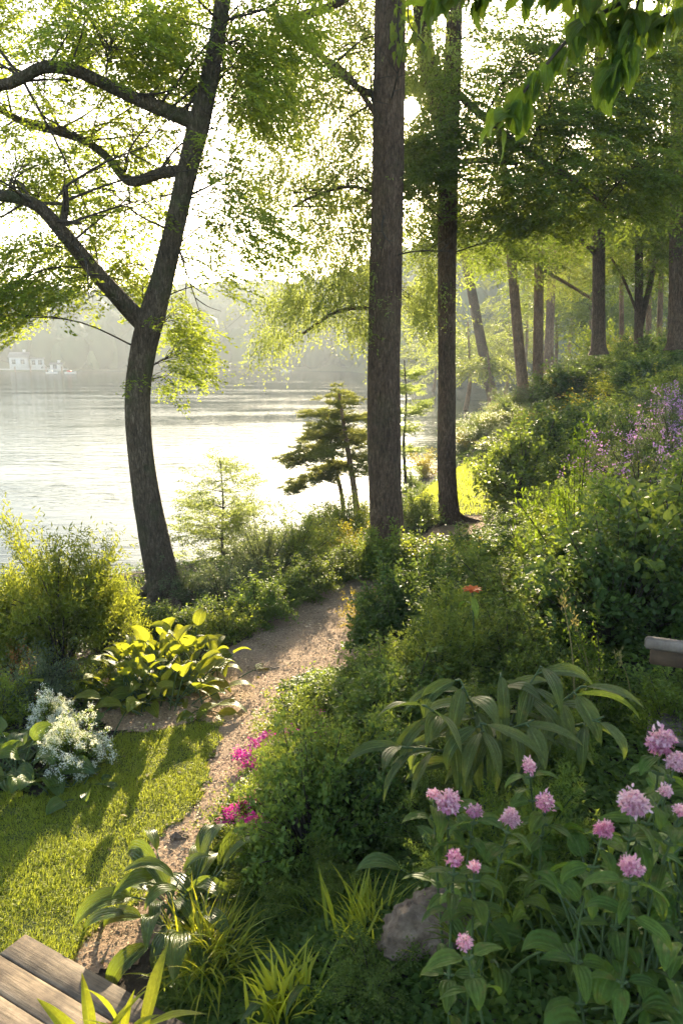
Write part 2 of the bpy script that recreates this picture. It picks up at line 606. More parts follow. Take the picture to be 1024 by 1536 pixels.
def wood(name, stops, rough=.75):
    m, t, out = new_mat(name)
    tc = t.nodes.new('ShaderNodeCombineXYZ')
    t.links.new(attr(t, 'lv'), tc.inputs[0]); t.links.new(attr(t, 'lu'), tc.inputs[1]); t.links.new(attr(t, 'rnd'), tc.inputs[2])
    mp = t.nodes.new('ShaderNodeMapping'); mp.inputs['Scale'].default_value = (1.6, 26, 9)
    t.links.new(tc.outputs[0], mp.inputs['Vector'])
    n = tex_noise(t, 2.2, 8, .7, mp.outputs[0])
    blot = tex_noise(t, 5.0, 6, .65, coords(t))
    col = ramp(t, n, stops)
    col = mixc(t, col, ramp(t, blot, [(.36, (.42, .38, .36)), (.64, (1.25, 1.2, 1.12))]), 1.0, 'MULTIPLY')
    col = mixc(t, col, ramp(t, attr(t, 'rnd'), [(0, (.8, .8, .8)), (1, (1.15, 1.15, 1.15))]), 1.0, 'MULTIPLY')
    p = t.nodes.new('ShaderNodeBsdfPrincipled')
    p.inputs['Roughness'].default_value = rough
    p.inputs['Specular IOR Level'].default_value = .3
    t.links.new(col, p.inputs['Base Color'])
    t.links.new(bump(t, n, .7, .006), p.inputs['Normal'])
    t.links.new(p.outputs[0], out.inputs['Surface'])
    return m


M['deck'] = wood('deck_wood', [(.3, (.06, .046, .03)), (.5, (.155, .118, .078)), (.72, (.25, .20, .14))])
M['bench'] = wood('bench_wood', [(.3, (.06, .048, .04)), (.5, (.14, .115, .095)), (.72, (.23, .195, .165))])
M['bench_brown'] = wood('bench_brown_wood', [(.3, (.06, .038, .022)), (.5, (.13, .085, .05)), (.72, (.2, .14, .085))])


def water_mat():
    m, t, out = new_mat('lake_water')
    df = t.nodes.new('ShaderNodeBsdfDiffuse'); df.inputs['Color'].default_value = (.045, .055, .042, 1)
    gl = t.nodes.new('ShaderNodeBsdfGlossy'); gl.inputs['Color'].default_value = (.36, .395, .41, 1); gl.inputs['Roughness'].default_value = .05
    fr = t.nodes.new('ShaderNodeFresnel'); fr.inputs['IOR'].default_value = 1.33
    n1 = tex_noise(t, 1.0, 3, .55, coords(t, (.5, 1.7, 1)))
    n2 = tex_noise(t, 1.0, 2, .5, coords(t, (2.2, 6.5, 1)))
    n3 = tex_noise(t, 1.0, 2, .5, coords(t, (.05, .16, 1)))
    ad = t.nodes.new('ShaderNodeMath'); ad.operation = 'MULTIPLY_ADD'; ad.inputs[1].default_value = .3
    t.links.new(n2, ad.inputs[0]); t.links.new(n1, ad.inputs[2])
    st = t.nodes.new('ShaderNodeMapRange'); st.inputs['From Min'].default_value = .38; st.inputs['From Max'].default_value = .62
    st.inputs['To Min'].default_value = .14; st.inputs['To Max'].default_value = .50
    t.links.new(n3, st.inputs['Value'])
    nb_ = t.nodes.new('ShaderNodeBump'); nb_.inputs['Distance'].default_value = .09
    t.links.new(st.outputs[0], nb_.inputs['Strength']); t.links.new(ad.outputs[0], nb_.inputs['Height'])
    for q in (df, gl, fr):
        t.links.new(nb_.outputs[0], q.inputs['Normal'])
    mx = t.nodes.new('ShaderNodeMixShader')
    t.links.new(fr.outputs[0], mx.inputs[0]); t.links.new(df.outputs[0], mx.inputs[1]); t.links.new(gl.outputs[0], mx.inputs[2])
    t.links.new(mx.outputs[0], out.inputs['Surface'])
    return m


M['water'] = water_mat()

# ------------------------------------------------------------------ the setting


def sheet(xs, ys, zf, mask=None):
    X, Y = np.meshgrid(xs, ys)
    Z = zf(X, Y)
    V = np.stack([X, Y, Z], -1).reshape(-1, 3)
    nx, ny = len(xs), len(ys)
    i = np.arange(ny-1)[:, None]*nx+np.arange(nx-1)[None]
    f = np.stack([i, i+1, i+nx+1, i+nx], -1).reshape(-1, 4)
    if mask is not None:
        c = V[f].mean(1)
        f = f[mask(c[:, 0], c[:, 1])]
        u, inv = np.unique(f, return_inverse=True)
        V = V[u]; f = inv.reshape(f.shape)
    b = MB(); b.add(V, f)
    return b


def nonuni(a, b, c, d, fine, coarse):
    return np.unique(np.concatenate([np.arange(a, b, coarse), np.arange(b, c, fine), np.arange(c, d+coarse, coarse)]))


terrain = sheet(nonuni(-60, -8, 14, 100, .12, 1.6), nonuni(-14, 1, 30, 150, .12, 1.6), ground)
struct('ground', terrain.mesh('ground', M['soil'], True))


def wob(x, y):
    return (fbm(x*3, y*3, 21)-.47)*.35, (fbm(x*3, y*3, 31)-.47)*.35


def path_mask(x, y):
    a, b = wob(x, y)
    return in_poly(x+a, y+b, PATH)


def lawn_mask(x, y):
    a, b = wob(x, y)
    return in_poly(x+a, y+b, LAWN)


def clear_mask(x, y):
    return in_poly(x, y, CLEAR)


pb = sheet(np.arange(-6, 6, .03), np.arange(2, 24, .03), lambda x, y: ground(x, y)+.012+(fbm(x*7, y*7, 9)-.47)*.02, path_mask)
struct('path', pb.mesh('path', M['path'], True))
lb = sheet(np.arange(-9, 2, .04), np.arange(1, 9, .04), lambda x, y: ground(x, y)+.018, lawn_mask)
struct('lawn_base', lb.mesh('lawn_base', M['turf'], True))
cb = sheet(np.arange(0, 8, .06), np.arange(11, 26, .06), lambda x, y: ground(x, y)+.022, clear_mask)
struct('clearing', cb.mesh('clearing', M['turf'], True))

wb = MB()
wb.add([(-400, -18, 0), (400, -18, 0), (400, 470, 0), (-400, 470, 0)], [(0, 1, 2, 3)])
struct('lake', wb.mesh('lake', M['water']))

FS_X = [-420, -200, -110, -60, -20, 4, 12, 20, 30, 50, 420]
FS_Y = [190, 235, 224, 240, 246, 228, 172, 142, 122, 112, 100]


def hill(x, y):
    d = y-np.interp(x, FS_X, FS_Y)
    top = 21+5*np.sin(x*.013+1)+4*fbm(x*.02, y*.02, 4)
    return np.where(d > 0, .4+top*sm(d/150)**.8, np.maximum(d*.2, -1.0))+(fbm(x*.05, y*.05, 8)-.47)*3*sm(d/30)


hb = sheet(np.arange(-400, 401, 6.0), np.arange(70, 471, 5.0), hill)
struct('hills', hb.mesh('hills', M['turf'], True))

# the far wood on the other shore
fw = MB()
cand = np.stack([rng.uniform(-230, 190, 5200), rng.uniform(95, 420, 5200)], 1)
d = cand[:, 1]-np.interp(cand[:, 0], FS_X, FS_Y)
vis = (np.abs(cand[:, 0]) < cand[:, 1]*.5+14) & (d > 1.5) & (d < 185)
cand = cand[vis]; d = d[vis]
field = in_poly(cand[:, 0], cand[:, 1], [(-44, 252), (-22, 252), (-18, 292), (-46, 292)]) | in_poly(cand[:, 0], cand[:, 1], [(-122, 226), (-88, 226), (-90, 243), (-122, 243)])
cand = cand[~field]
for (x, y), d_ in zip(cand, d[~field]):
    z = float(hill(x, y))
    h = rng.uniform(7, 15)*(1.0 if d_ > 12 else .8); r = h*rng.uniform(.30, .46); tt_ = rng.uniform(.05, .85)
    n1, n2 = (9, 12) if y > 180 else (14, 20)
    th, ph = np.meshgrid(np.linspace(0.02, np.pi-.02, n1), np.linspace(0, 2*np.pi, n2, endpoint=False), indexing='ij')
    u = np.stack([np.sin(th)*np.cos(ph), np.sin(th)*np.sin(ph), np.cos(th)], -1).reshape(-1, 3)
    lump = .8+.5*fbm(u[:, 0]*2.3+x, u[:, 1]*2.3+u[:, 2]*2.9+y, 3, 3)+rng.normal(0, .05, len(u))
    c0 = np.array([x, y, z+h*.5])
    V = c0+u*lump[:, None]*np.array([r, r, h*.52])
    ii = np.arange(n1-1)[:, None]*n2+np.arange(n2)[None]; jj = np.arange(n1-1)[:, None]*n2+(np.arange(n2)[None]+1) % n2
    fw.add(V, np.stack([ii, ii+n2, jj+n2, jj], -1).reshape(-1, 4), 0, np.clip(tt_+rng.normal(0, .06, len(u)), 0, 1))
    n = 26 if y > 180 else 120
    k_ = rng.integers(0, len(u), n)
    P = c0+(V[k_]-c0)*rng.uniform(.95, 1.12, n)[:, None]
    sz = rng.uniform(.7, 1.4, n) if y > 180 else rng.uniform(.4, .8, n)
    leaves(fw, P, rng.normal(size=(n, 3)), u[k_]+rng.normal(size=(n, 3))*.2, sz, .8, 0, 'kite', np.clip(tt_+rng.normal(0, .1, n), 0, 1))
struct('far_wood', fw.mesh('far_wood', M['far_leaf'], True), 'stuff', 'hazy wooded hillside on the far shore of the lake', 'wood')

# ------------------------------------------------------------------ lawn, chips, ground cover


def scatter(mask, x0, x1, y0, y1, n):
    x = rng.uniform(x0, x1, n); y = rng.uniform(y0, y1, n)
    k = mask(x, y)
    return x[k], y[k]


def in_view(x, y, z, pad=60):
    dx, dy, dz = x, y, z-CAM[2]
    dep = dy*CP-dz*SP
    up = dy*SP+dz*CP
    px = 512+dx/np.maximum(dep, .1)*F; py = 768-up/np.maximum(dep, .1)*F
    return (dep > .4) & (px > -pad) & (px < 1024+pad) & (py > -pad) & (py < 1536+pad), px, py, dep


gm = MB()
x, y = scatter(lawn_mask, -5.5, .3, 2.2, 7.0, 760000)
z = ground(x, y)+.015
v, _, _, _ = in_view(x, y, z, 90)
x, y, z = x[v], y[v], z[v]
cl = fbm(x*5, y*5, 17); pt = fbm(x*1.3, y*1.3, 19)
keep = rng.random(len(x)) < .45+1.0*cl
x, y, z, cl, pt = x[keep], y[keep], z[keep], cl[keep], pt[keep]
n = len(x)
an = rng.uniform(0, 2*np.pi, n)
D = np.stack([np.cos(an)*.85, np.sin(an)*.85, rng.uniform(.25, 1.0, n)], 1)
leaves(gm, np.stack([x, y, z], 1), D, np.stack([np.cos(an), np.sin(an), -.3*np.ones(n)], 1)*-1, rng.uniform(.020, .040, n)*(.6+.9*cl), rng.uniform(.08, .13, n), 0, 'blade',
       np.clip(.2+pt*.8+rng.normal(0, .14, n), 0, 1))
x, y = scatter(clear_mask, 0, 8, 11, 26, 90000)
n = len(x); an = rng.uniform(0, 2*np.pi, n)
D = np.stack([np.cos(an)*.6, np.sin(an)*.6, rng.uniform(.5, 1.5, n)], 1)
leaves(gm, np.stack([x, y, ground(x, y)+.015], 1), D, np.stack([-np.cos(an), -np.sin(an), .3*np.ones(n)], 1), rng.uniform(.06, .13, n)*(.5+fbm(x*3, y*3, 5)), .1, 0, 'blade', np.clip(fbm(x*2, y*2, 6)*.9-.1+rng.normal(0, .1, n), 0, 1))
struct('lawn_grass', gm.mesh('lawn_grass', M['grass']), 'stuff', 'short yellow green lawn grass beside the path', 'grass')

gm = MB()
x, y = scatter(path_mask, -4, 4, 2.2, 17, 230000)
z = ground(x, y)+.018
v, _, _, dep = in_view(x, y, z, 30)
x, y, z = x[v], y[v], z[v]
n = len(x); an = rng.uniform(0, 2*np.pi, n)
leaves(gm, np.stack([x, y, z+rng.uniform(0, .012, n)], 1), np.stack([np.cos(an), np.sin(an), rng.normal(0, .22, n)], 1), np.stack([rng.normal(0, .3, n), rng.normal(0, .3, n), np.ones(n)], 1),
       rng.uniform(.009, .019, n)+.022*rng.random(n)**4, rng.uniform(.35, .8, n), 0, 'kite')
struct('path_chips', gm.mesh('path_chips', M['chip']), 'stuff', 'brown wood chips and grit lying on the path', 'chips')

gm = MB()
fl = lambda x, y: path_mask(x, y) | lawn_mask(x, y)
x, y = scatter(fl, -5, 3, 2.4, 13, 5000)
k = (rng.random(len(x)) < .11)
x, y = x[k], y[k]
n = len(x); an = rng.uniform(0, 6.28, n)
leaves(gm, np.stack([x, y, ground(x, y)+.03], 1), np.stack([np.cos(an), np.sin(an), rng.normal(.1, .2, n)], 1), np.stack([rng.normal(0, .4, n), rng.normal(0, .4, n), np.ones(n)], 1), rng.uniform(.03, .06, n), .6, 0, 'oval')
struct('fallen_leaves', gm.mesh('fallen_leaves', M['straw']), 'stuff', 'dry fallen leaves strewn on the path and lawn', 'fallen leaves')


def cover_mask(x, y):
    g = ground(x, y)
    return (g > .25) & ~path_mask(x, y) & ~lawn_mask(x, y) & ~clear_mask(x, y)


gm = MB()
for (x0, x1, y0, y1, n, s0, s1, hh) in ((-.9, 2.4, 1.5, 4.2, 70000, .025, .055, .10), (-1.2, 5, 4.2, 9, 130000, .025, .05, .18), (-8, 0, 4.5, 14, 60000, .03, .055, .15), (-2, 9, 9, 17, 140000, .035, .065, .25), (0, 16, 17, 32, 110000, .05, .10, .30),
                                       (2, 40, 32, 75, 60000, .12, .24, .5)):
    x, y = scatter(cover_mask, x0, x1, y0, y1, n)
    z = ground(x, y)
    v, _, _, _ = in_view(x, y, z, 120)
    x, y, z = x[v], y[v], z[v]
    n = len(x)
    m_ = sm((fbm(x*1.6, y*1.6, 41)-.3)*2.6)
    m2 = fbm(x*4.5, y*4.5, 43)
    up = hh*(.12+1.1*m_*m2*1.6)*rng.uniform(.1, 1, n)**.5
    an = rng.uniform(0, 2*np.pi, n)
    tone = np.clip(fbm(x*.8, y*.8, 47)*1.2-.15+rng.normal(0, .2, n), 0, 1)
    leaves(gm, np.stack([x, y, z+up], 1), np.stack([np.cos(an), np.sin(an), rng.normal(.1, .35, n)], 1), np.stack([rng.normal(0, .45, n), rng.normal(0, .45, n), np.ones(n)], 1),
           rng.uniform(s0, s1, n), rng.uniform(.45, .75, n), 0, 'kite', tone)
struct('ground_cover', gm.mesh('ground_cover', M['cover']), 'stuff', 'low leafy ground cover over the slope and the bank', 'ground cover')

# ------------------------------------------------------------------ foliage sprays


TWIGS = {}


def flat_spray(r, L=.7, nt=9, nl=8, leaf=.06, flat=.10, droop=.25):
    """a flattened beech-like spray along +X, its face up: leaf base, direction, size"""
    P, D, S = [], [], []
    G0, G1 = [(0, 0, 0), (L*.45, 0, -droop*.2*L)], [(L*.5, 0, -droop*.25*L), (L, 0, -droop*L)]
    for k in range(nt):
        u = (k+.6)/nt
        side = 1 if k % 2 else -1
        a = side*r.uniform(.5, 1.0)*(1-.35*u)
        base = np.array([u*L, 0, -droop*u*u*L])
        tl = L*.55*(1-u*.62)*r.uniform(.7, 1.15)
        d = np.array([math.cos(a), math.sin(a), r.normal(0, flat)-.1])
        G0.append(base); G1.append(base+d*tl+np.array([0, 0, -droop*tl*.6]))
        for j in range(nl):
            q = (j+.7)/nl
            p = base+d*tl*q+np.array([0, 0, -droop*q*q*tl*.7])+r.normal(0, .012, 3)
            la = a+(1 if j % 2 else -1)*r.uniform(.4, 1.0)
            P.append(p); D.append((math.cos(la), math.sin(la), r.normal(-.15, .3))); S.append(leaf*r.uniform(.65, 1.2))
    for j in range(nl):
        q = (j+.5)/nl
        P.append((q*L, 0, -droop*q*q*L)); la = (1 if j % 2 else -1)*.7
        D.append((math.cos(la), math.sin(la), -.2)); S.append(leaf*r.uniform(.6, 1.1))
    P = np.array(P)
    TWIGS[id(P)] = (np.array(G0), np.array(G1))
    return P, np.array(D), np.array(S)


def weep_spray(r, L=1.0, nt=6, nl=16, leaf=.04):
    """hanging strings of small leaves below a short arching twig"""
    P, D, S = [], [], []
    for k in range(nt):
        u = (k+.3)/nt
        base = np.array([u*.7*L, r.normal(0, .1*L), .12*math.sin(u*2.4)*L])
        tl = L*r.uniform(.25, 1.0)
        sw = r.normal(0, .28, 2)
        for j in range(nl):
            q = (j+.4)/nl
            p = base+np.array([sw[0]*q+.12*L*math.sin(q*2), sw[1]*q, -tl*q])+r.normal(0, .018, 3)
            a = r.uniform(0, 6.28)
            P.append(p); D.append((math.cos(a)*.7, math.sin(a)*.7, -r.uniform(.4, 1.2))); S.append(leaf*r.uniform(.6, 1.25))
    return np.array(P), np.array(D), np.array(S)


def spray_set(fn, n=6, seed=1, **k):
    return [fn(np.random.default_rng(seed+i), **k) for i in range(n)]


def place_sprays(mb, sprays, pos, az, pitch, sc, W=.55, tilt=.25, kind='kite', mat=0, tone=None, twig=None, leafgap=0.0):
    n = len(pos)
    which = rng.integers(0, len(sprays), n)
    for k, (P, D, S) in enumerate(sprays):
        ix = np.nonzero(which == k)[0]
        if not len(ix):
            continue
        m = len(P)
        ca, sa = np.cos(az[ix]), np.sin(az[ix])
        cp, sp = np.cos(pitch[ix]), np.sin(pitch[ix])
        ro = rng.normal(0, tilt, len(ix)); cr, sr = np.cos(ro), np.sin(ro)
        X = np.stack([ca*cp, sa*cp, sp], 1)
        Y0 = np.stack([-sa, ca, 0*ca], 1)
        Z0 = np.cross(X, Y0)
        Y = Y0*cr[:, None]+Z0*sr[:, None]; Z = np.cross(X, Y)
        A = np.stack([X, Y, Z], 2)                      # columns
        PP = np.einsum('nij,mj->nmi', A, P)*sc[ix][:, None, None]+pos[ix][:, None]
        DD = np.einsum('nij,mj->nmi', A, D)
        NN = np.repeat(Z[:, None], m, 1)+rng.normal(0, .35, (len(ix), m, 3))
        SS = (sc[ix]**.3)[:, None]*S[None]
        if leafgap:
            q = PP.reshape(-1, 3)-CAM
            far_ = np.linalg.norm(q-np.outer(q@SUN_LINE, SUN_LINE), axis=1) < leafgap
            PP.reshape(-1, 3)[far_] += np.array([0, 0, .35])
        tn = rng.random((len(ix), m))*.6+rng.random((len(ix), 1))*.4 if tone is None else np.clip(tone[ix][:, None]+rng.normal(0, .18, (len(ix), m)), 0, 1)
        leaves(mb, PP.reshape(-1, 3), DD.reshape(-1, 3), NN.reshape(-1, 3), SS.ravel(), W, mat, kind, tn.ravel())
        if twig is not None:
            # the woody lines of the spray: its axis and side twigs as thin blades
            G = TWIGS.get(id(P))
            if G is not None:
                G0, G1 = G
                q0 = np.einsum('nij,mj->nmi', A, G0)*sc[ix][:, None, None]+pos[ix][:, None]
                q1 = np.einsum('nij,mj->nmi', A, G1)*sc[ix][:, None, None]+pos[ix][:, None]
                q0 = q0.reshape(-1, 3); dq = q1.reshape(-1, 3)-q0
                leaves(mb, q0, dq, rng.normal(size=q0.shape), np.linalg.norm(dq, axis=1), .007, twig, 'strip', .5)


def blob(c, r, n):
    """n points inside an ellipsoid, thinner in the middle"""
    u = unit(rng.normal(size=(n, 3)))
    return np.asarray(c)+u*(rng.random((n, 1))**.45)*np.asarray(r)


BEECH = spray_set(flat_spray, 6, 10, L=.75, nt=10, nl=8, leaf=.062)
BEECH_S = spray_set(flat_spray, 5, 40, L=.55, nt=8, nl=6, leaf=.055, droop=.4)
WEEP = spray_set(weep_spray, 6, 70, L=.85, nt=8, nl=17, leaf=.05)+spray_set(flat_spray, 3, 75, L=.8, nt=9, nl=8, leaf=.05, flat=.2, droop=.9)
FARSPR = spray_set(flat_spray, 5, 100, L=1.3, nt=8, nl=6, leaf=.14, flat=.25, droop=.3)

SUN_LINE = np.array(SUN_DIR)


def clear_of_sun(pos, rad=.5):
    """the gap in the leaves the sun shines through"""
    v = pos-CAM
    t = v@SUN_LINE
    dist = np.linalg.norm(v-np.outer(t, SUN_LINE), axis=1)
    return dist > rad


def spray_tree(parent, limbs, clumps, sprays, mat, twig_mat, W=.55, sun_gap=.0, tilt=.25, droop=(-.45, .15), kind='kite', branch_r=.02, sc=(.7, 1.25), name='crown', twigs=0):
    """crown: leafy sprays in clumps, each clump tied by a thin branch to the nearest limb point"""
    mb = MB(); tb = mb
    LP = np.vstack(limbs)
    for (c, r, n) in clumps:
        c = np.asarray(c, float)
        pos = blob(c, r, n)
        if sun_gap:
            pos = pos[clear_of_sun(pos, sun_gap)]
            if not len(pos):
                continue
        k = np.argmin(np.linalg.norm(LP-c, axis=1)+np.maximum(LP[:, 2]-c[2]+.3, 0)*.6)
        a = LP[k]
        out = pos-a
        az = np.arctan2(out[:, 1], out[:, 0])+rng.normal(0, .6, len(pos))
        pitch = rng.uniform(droop[0], droop[1], len(pos))
        s = rng.uniform(sc[0], sc[1], len(pos))
        place_sprays(mb, sprays, pos, az, pitch, s, W, tilt, kind, twig=1, leafgap=.17 if sun_gap else 0.0)
        L = np.linalg.norm(c-a)
        if branch_r and L > .25:
            mid = (a+c)/2+np.array([0, 0, .12*L])+rng.normal(0, .06*L, 3)
            bp = smooth_path([a, mid, c], 9)
            tube(tb, bp, np.linspace(branch_r*(.5+.35*L), branch_r*.3, 9), 5, 1)
            for p in pos[:max(2, len(pos)//3)]:
                j = rng.integers(3, 9)
                q = bp[j]
                tube(tb, smooth_path([q, (q+p)/2+np.array([0, 0, .05]), p], 4), np.linspace(branch_r*.4, branch_r*.15, 4), 3, 1)
    HP = LP[LP[:, 2] > 5.3]
    for _ in range(twigs):
        a = HP[rng.integers(0, len(HP))]
        d0 = unit(rng.normal(0, 1, 3)*np.array([1, .8, .5])+np.array([0, 0, .35]))
        L = rng.uniform(.5, 1.5)
        bp = smooth_path([a, a+d0*L*.5+rng.normal(0, .07, 3), a+d0*L+rng.normal(0, .12, 3)-np.array([0, 0, .1*L])], 8)
        tube(mb, bp, np.linspace(.016, .004, 8), 5, 1)
        for j in (2, 4, 5, 6):
            d1 = unit(d0+rng.normal(0, .6, 3))
            tube(mb, smooth_path([bp[j], bp[j]+d1*L*.2+rng.normal(0, .02, 3), bp[j]+d1*L*.42], 5), np.linspace(.007, .002, 5), 4, 1)
    obj(name, mb.mesh(name, [mat, twig_mat]), parent)
    return parent


def px_clump(px, py, y, rpx, rpy, ry, n):
    c = at_y(px, py, y)
    k = y/F
    return (c, (rpx*k, ry, rpy*k), n)


def limb_px(mb, rows, n=30, sides=16, rough=.10, seed=0, mat=0):
    """rows: px, py, width px, world y"""
    R4 = np.array([[*at_y(p[0], p[1], p[3]), p[2]/2*np.linalg.norm(ray(p[0], p[1])*(p[3]/ray(p[0], p[1])[1])*np.array([0, 1, 0]))/F] for p in rows])
    Q = smooth_path(R4, n)
    tube(mb, Q[:, :3], Q[:, 3], sides, mat, rough, seed)
    return Q[:, :3]


def roots(mb, base, r0, n, seed, mat=0):
    """spreading root flare at a trunk's foot"""
    r = np.random.default_rng(seed)
    for k in range(n):
        a = k*6.283/n+r.normal(0, .25)
        L = r0*r.uniform(1.8, 3.0)
        d = np.array([math.cos(a), math.sin(a), 0])
        p0 = base+d*r0*.12+np.array([0, 0, r0*2.0])
        p1 = base+d*r0*.80+np.array([0, 0, r0*.7])
        p2 = base+d*(r0*.95+L*.5); p2[2] = float(ground(p2[0], p2[1]))+r0*.12
        p3 = base+d*(r0+L); p3[2] = float(ground(p3[0], p3[1]))-.06
        tube(mb, smooth_path([p0, p1, p2, p3], 10), np.linspace(r0*.52, r0*.14, 10), 9, mat, .1, seed+k)


# ------------------------------------------------------------------ left tree by the water
base = on_ground(240, 905)
YL = base[1]
lt = thing('lakeside_tree', 'big forked tree with a mossy bent trunk at the water edge left of the path', 'tree', (0, 0, 0))
b = MB()
trunk = limb_px(b, [(250, 930, 72, YL), (247, 885, 54, YL), (229, 800, 46, YL), (213, 700, 39, YL), (206, 600, 37, YL), (214, 530, 38, YL), (226, 480, 38, YL), (243, 420, 32, YL), (262, 340, 28, YL), (280, 262, 28, YL), (300, 180, 30, YL-.1),
                    (318, 100, 24, YL-.2), (330, 30, 21, YL-.3), (345, -80, 22, YL-.4), (350, -220, 14, YL-.5)], 70, 24, .10, 3)
roots(b, gpt(trunk[4][0], trunk[4][1]), .24, 6, 5)
obj('trunk', b.mesh('trunk', M['bark_left'], True), lt)
limbs = [trunk]
for rows in ([(222, 492, 26, YL), (200, 470, 26, YL-.05), (150, 415, 23, YL-.3), (97, 352, 20, YL-.6), (55, 308, 17, YL-.8), (0, 293, 16, YL-1.0), (-70, 290, 17, YL-1.2), (-170, 250, 10, YL-1.5)],
             [(300, 185, 24, YL-.1), (265, 172, 21, YL-.15), (210, 150, 18, YL-.3), (150, 122, 16, YL-.5), (110, 105, 16, YL-.6), (66, 101, 15, YL-.7), (30, 118, 15, YL-.75), (0, 127, 15, YL-.8), (-80, 120, 15, YL-.9), (-200, 60, 8, YL-1.0)],
             [(272, 255, 16, YL), (240, 260, 15, YL+.2), (195, 272, 14, YL+.4), (165, 240, 12, YL+.6), (130, 213, 11, YL+.7), (85, 197, 11, YL+.9), (40, 185, 10, YL+1.0), (0, 165, 9, YL+1.1), (-90, 130, 6, YL+1.2)]):
    b = MB()
    limbs.append(limb_px(b, rows, 36, 14, .09, len(limbs)))
    obj('limb', b.mesh('limb', M['bark_left'], True), lt)
b = MB()
limbs.append(limb_px(b, [(95, 338, 12, YL-.6), (99, 305, 10, YL-.62), (98, 280, 8, YL-.62)], 8, 8, .1, 9))
limbs.append(limb_px(b, [(100, 306, 5, YL-.6), (60, 304, 4, YL-.4), (10, 300, 3, YL-.3)], 8, 6, .1, 9))
obj('branch_stub', b.mesh('branch_stub', M['bark_left'], True), lt)
clumps = []
for (px, py, rx, ry, dy, n) in ((60, 40, 90, 60, .6, 46), (170, 60, 90, 60, -.3, 50), (260, 40, 80, 60, .5, 46), (370, 60, 70, 70, .2, 44), (380, 150, 45, 60, .3, 22), (210, 110, 70, 30, .8, 18), (150, 175, 60, 26, .5, 18),
                               (60, 180, 60, 30, .9, 16), (30, 235, 50, 30, .4, 18), (130, 265, 80, 34, .9, 26), (215, 225, 50, 30, 1.0, 18), (70, 300, 70, 28, .6, 16), (190, 325, 60, 30, .5, 20),
                               (50, 370, 70, 25, -.3, 18), (140, 375, 70, 30, .7, 22), (30, 420, 50, 40, -.5, 24), (85, 430, 50, 25, -.4, 15), (20, 475, 40, 28, -.6, 14), (190, 400, 50, 25, .7, 14), (215, 430, 40, 22, .5, 8),
                               (320, 235, 35, 25, .2, 10), (340, 285, 40, 30, .1, 14), (370, 350, 45, 38, .3, 18), (310, 330, 30, 20, .6, 7), (300, 385, 40, 20, .5, 7), (322, 425, 18, 12, .2, 3), (262, 480, 26, 34, .6, 16), (272, 530, 24, 34, .6, 15), (250, 565, 16, 20, .7, 6),
                               (420, 20, 50, 40, .2, 16), (110, -70, 200, 50, 0, 30), (300, -70, 150, 50, 0, 24), (-80, 80, 60, 80, 0, 20), (-80, 250, 60, 80, 0, 20), (-70, 400, 50, 60, -.5, 16)):
    clumps.append(px_clump(px, py, YL+dy, rx*1.12, ry*1.12, 1.0, int(n*2.8)))
spray_tree(lt, limbs, clumps, BEECH_S, M['leaf_left'], M['twig'], .62, branch_r=.012, sc=(.55, 1.0), twigs=60)

# ------------------------------------------------------------------ tall trunk with a weeping crown
base = on_ground(583, 835)
Y1 = base[1]
t1 = thing('weeping_tree', 'tall straight dark trunk with pale weeping foliage on its lake side', 'tree', (0, 0, 0))
b = MB()
tr1 = limb_px(b, [(583, 850, 78, Y1), (583, 822, 56, Y1), (579, 770, 50, Y1), (575, 650, 50, Y1), (576, 500, 47, Y1), (581, 300, 44, Y1), (584, 120, 43, Y1), (586, 0, 42, Y1), (588, -150, 36, Y1), (590, -330, 22, Y1)], 70, 24, .07, 5)
roots(b, gpt(tr1[4][0], tr1[4][1]), .25, 7, 6)
obj('trunk', b.mesh('trunk', M['bark_tall'], True), t1)
limbs1 = [tr1]
for rows in ([(582, 200, 8, Y1), (556, 160, 8, Y1+.3), (520, 110, 7, Y1+.8), (480, 85, 6, Y1+1.3), (440, 60, 5, Y1+1.8), (415, 40, 5, Y1+2)],
             [(580, 150, 9, Y1), (540, 132, 8, Y1+.2), (500, 105, 8, Y1+.5), (470, 72, 7, Y1+.8), (420, 40, 7, Y1+1)],
             [(415, 42, 13, Y1+.4), (450, 24, 12, Y1+.5), (500, 8, 11, Y1+.3), (560, -30, 10, Y1)],
             [(574, 470, 6, Y1), (540, 462, 6, Y1+.4), (500, 470, 5, Y1+.8), (455, 500, 4, Y1+1.2)],
             [(578, 300, 6, Y1), (530, 280, 5, Y1+.5), (480, 290, 4, Y1+1), (440, 310, 3, Y1+1.4)]):
    b = MB()
    limbs1.append(limb_px(b, rows, 20, 8, .06, len(limbs1)))
    obj('limb', b.mesh('limb', M['bark_tall'], True), t1)
clumps = []
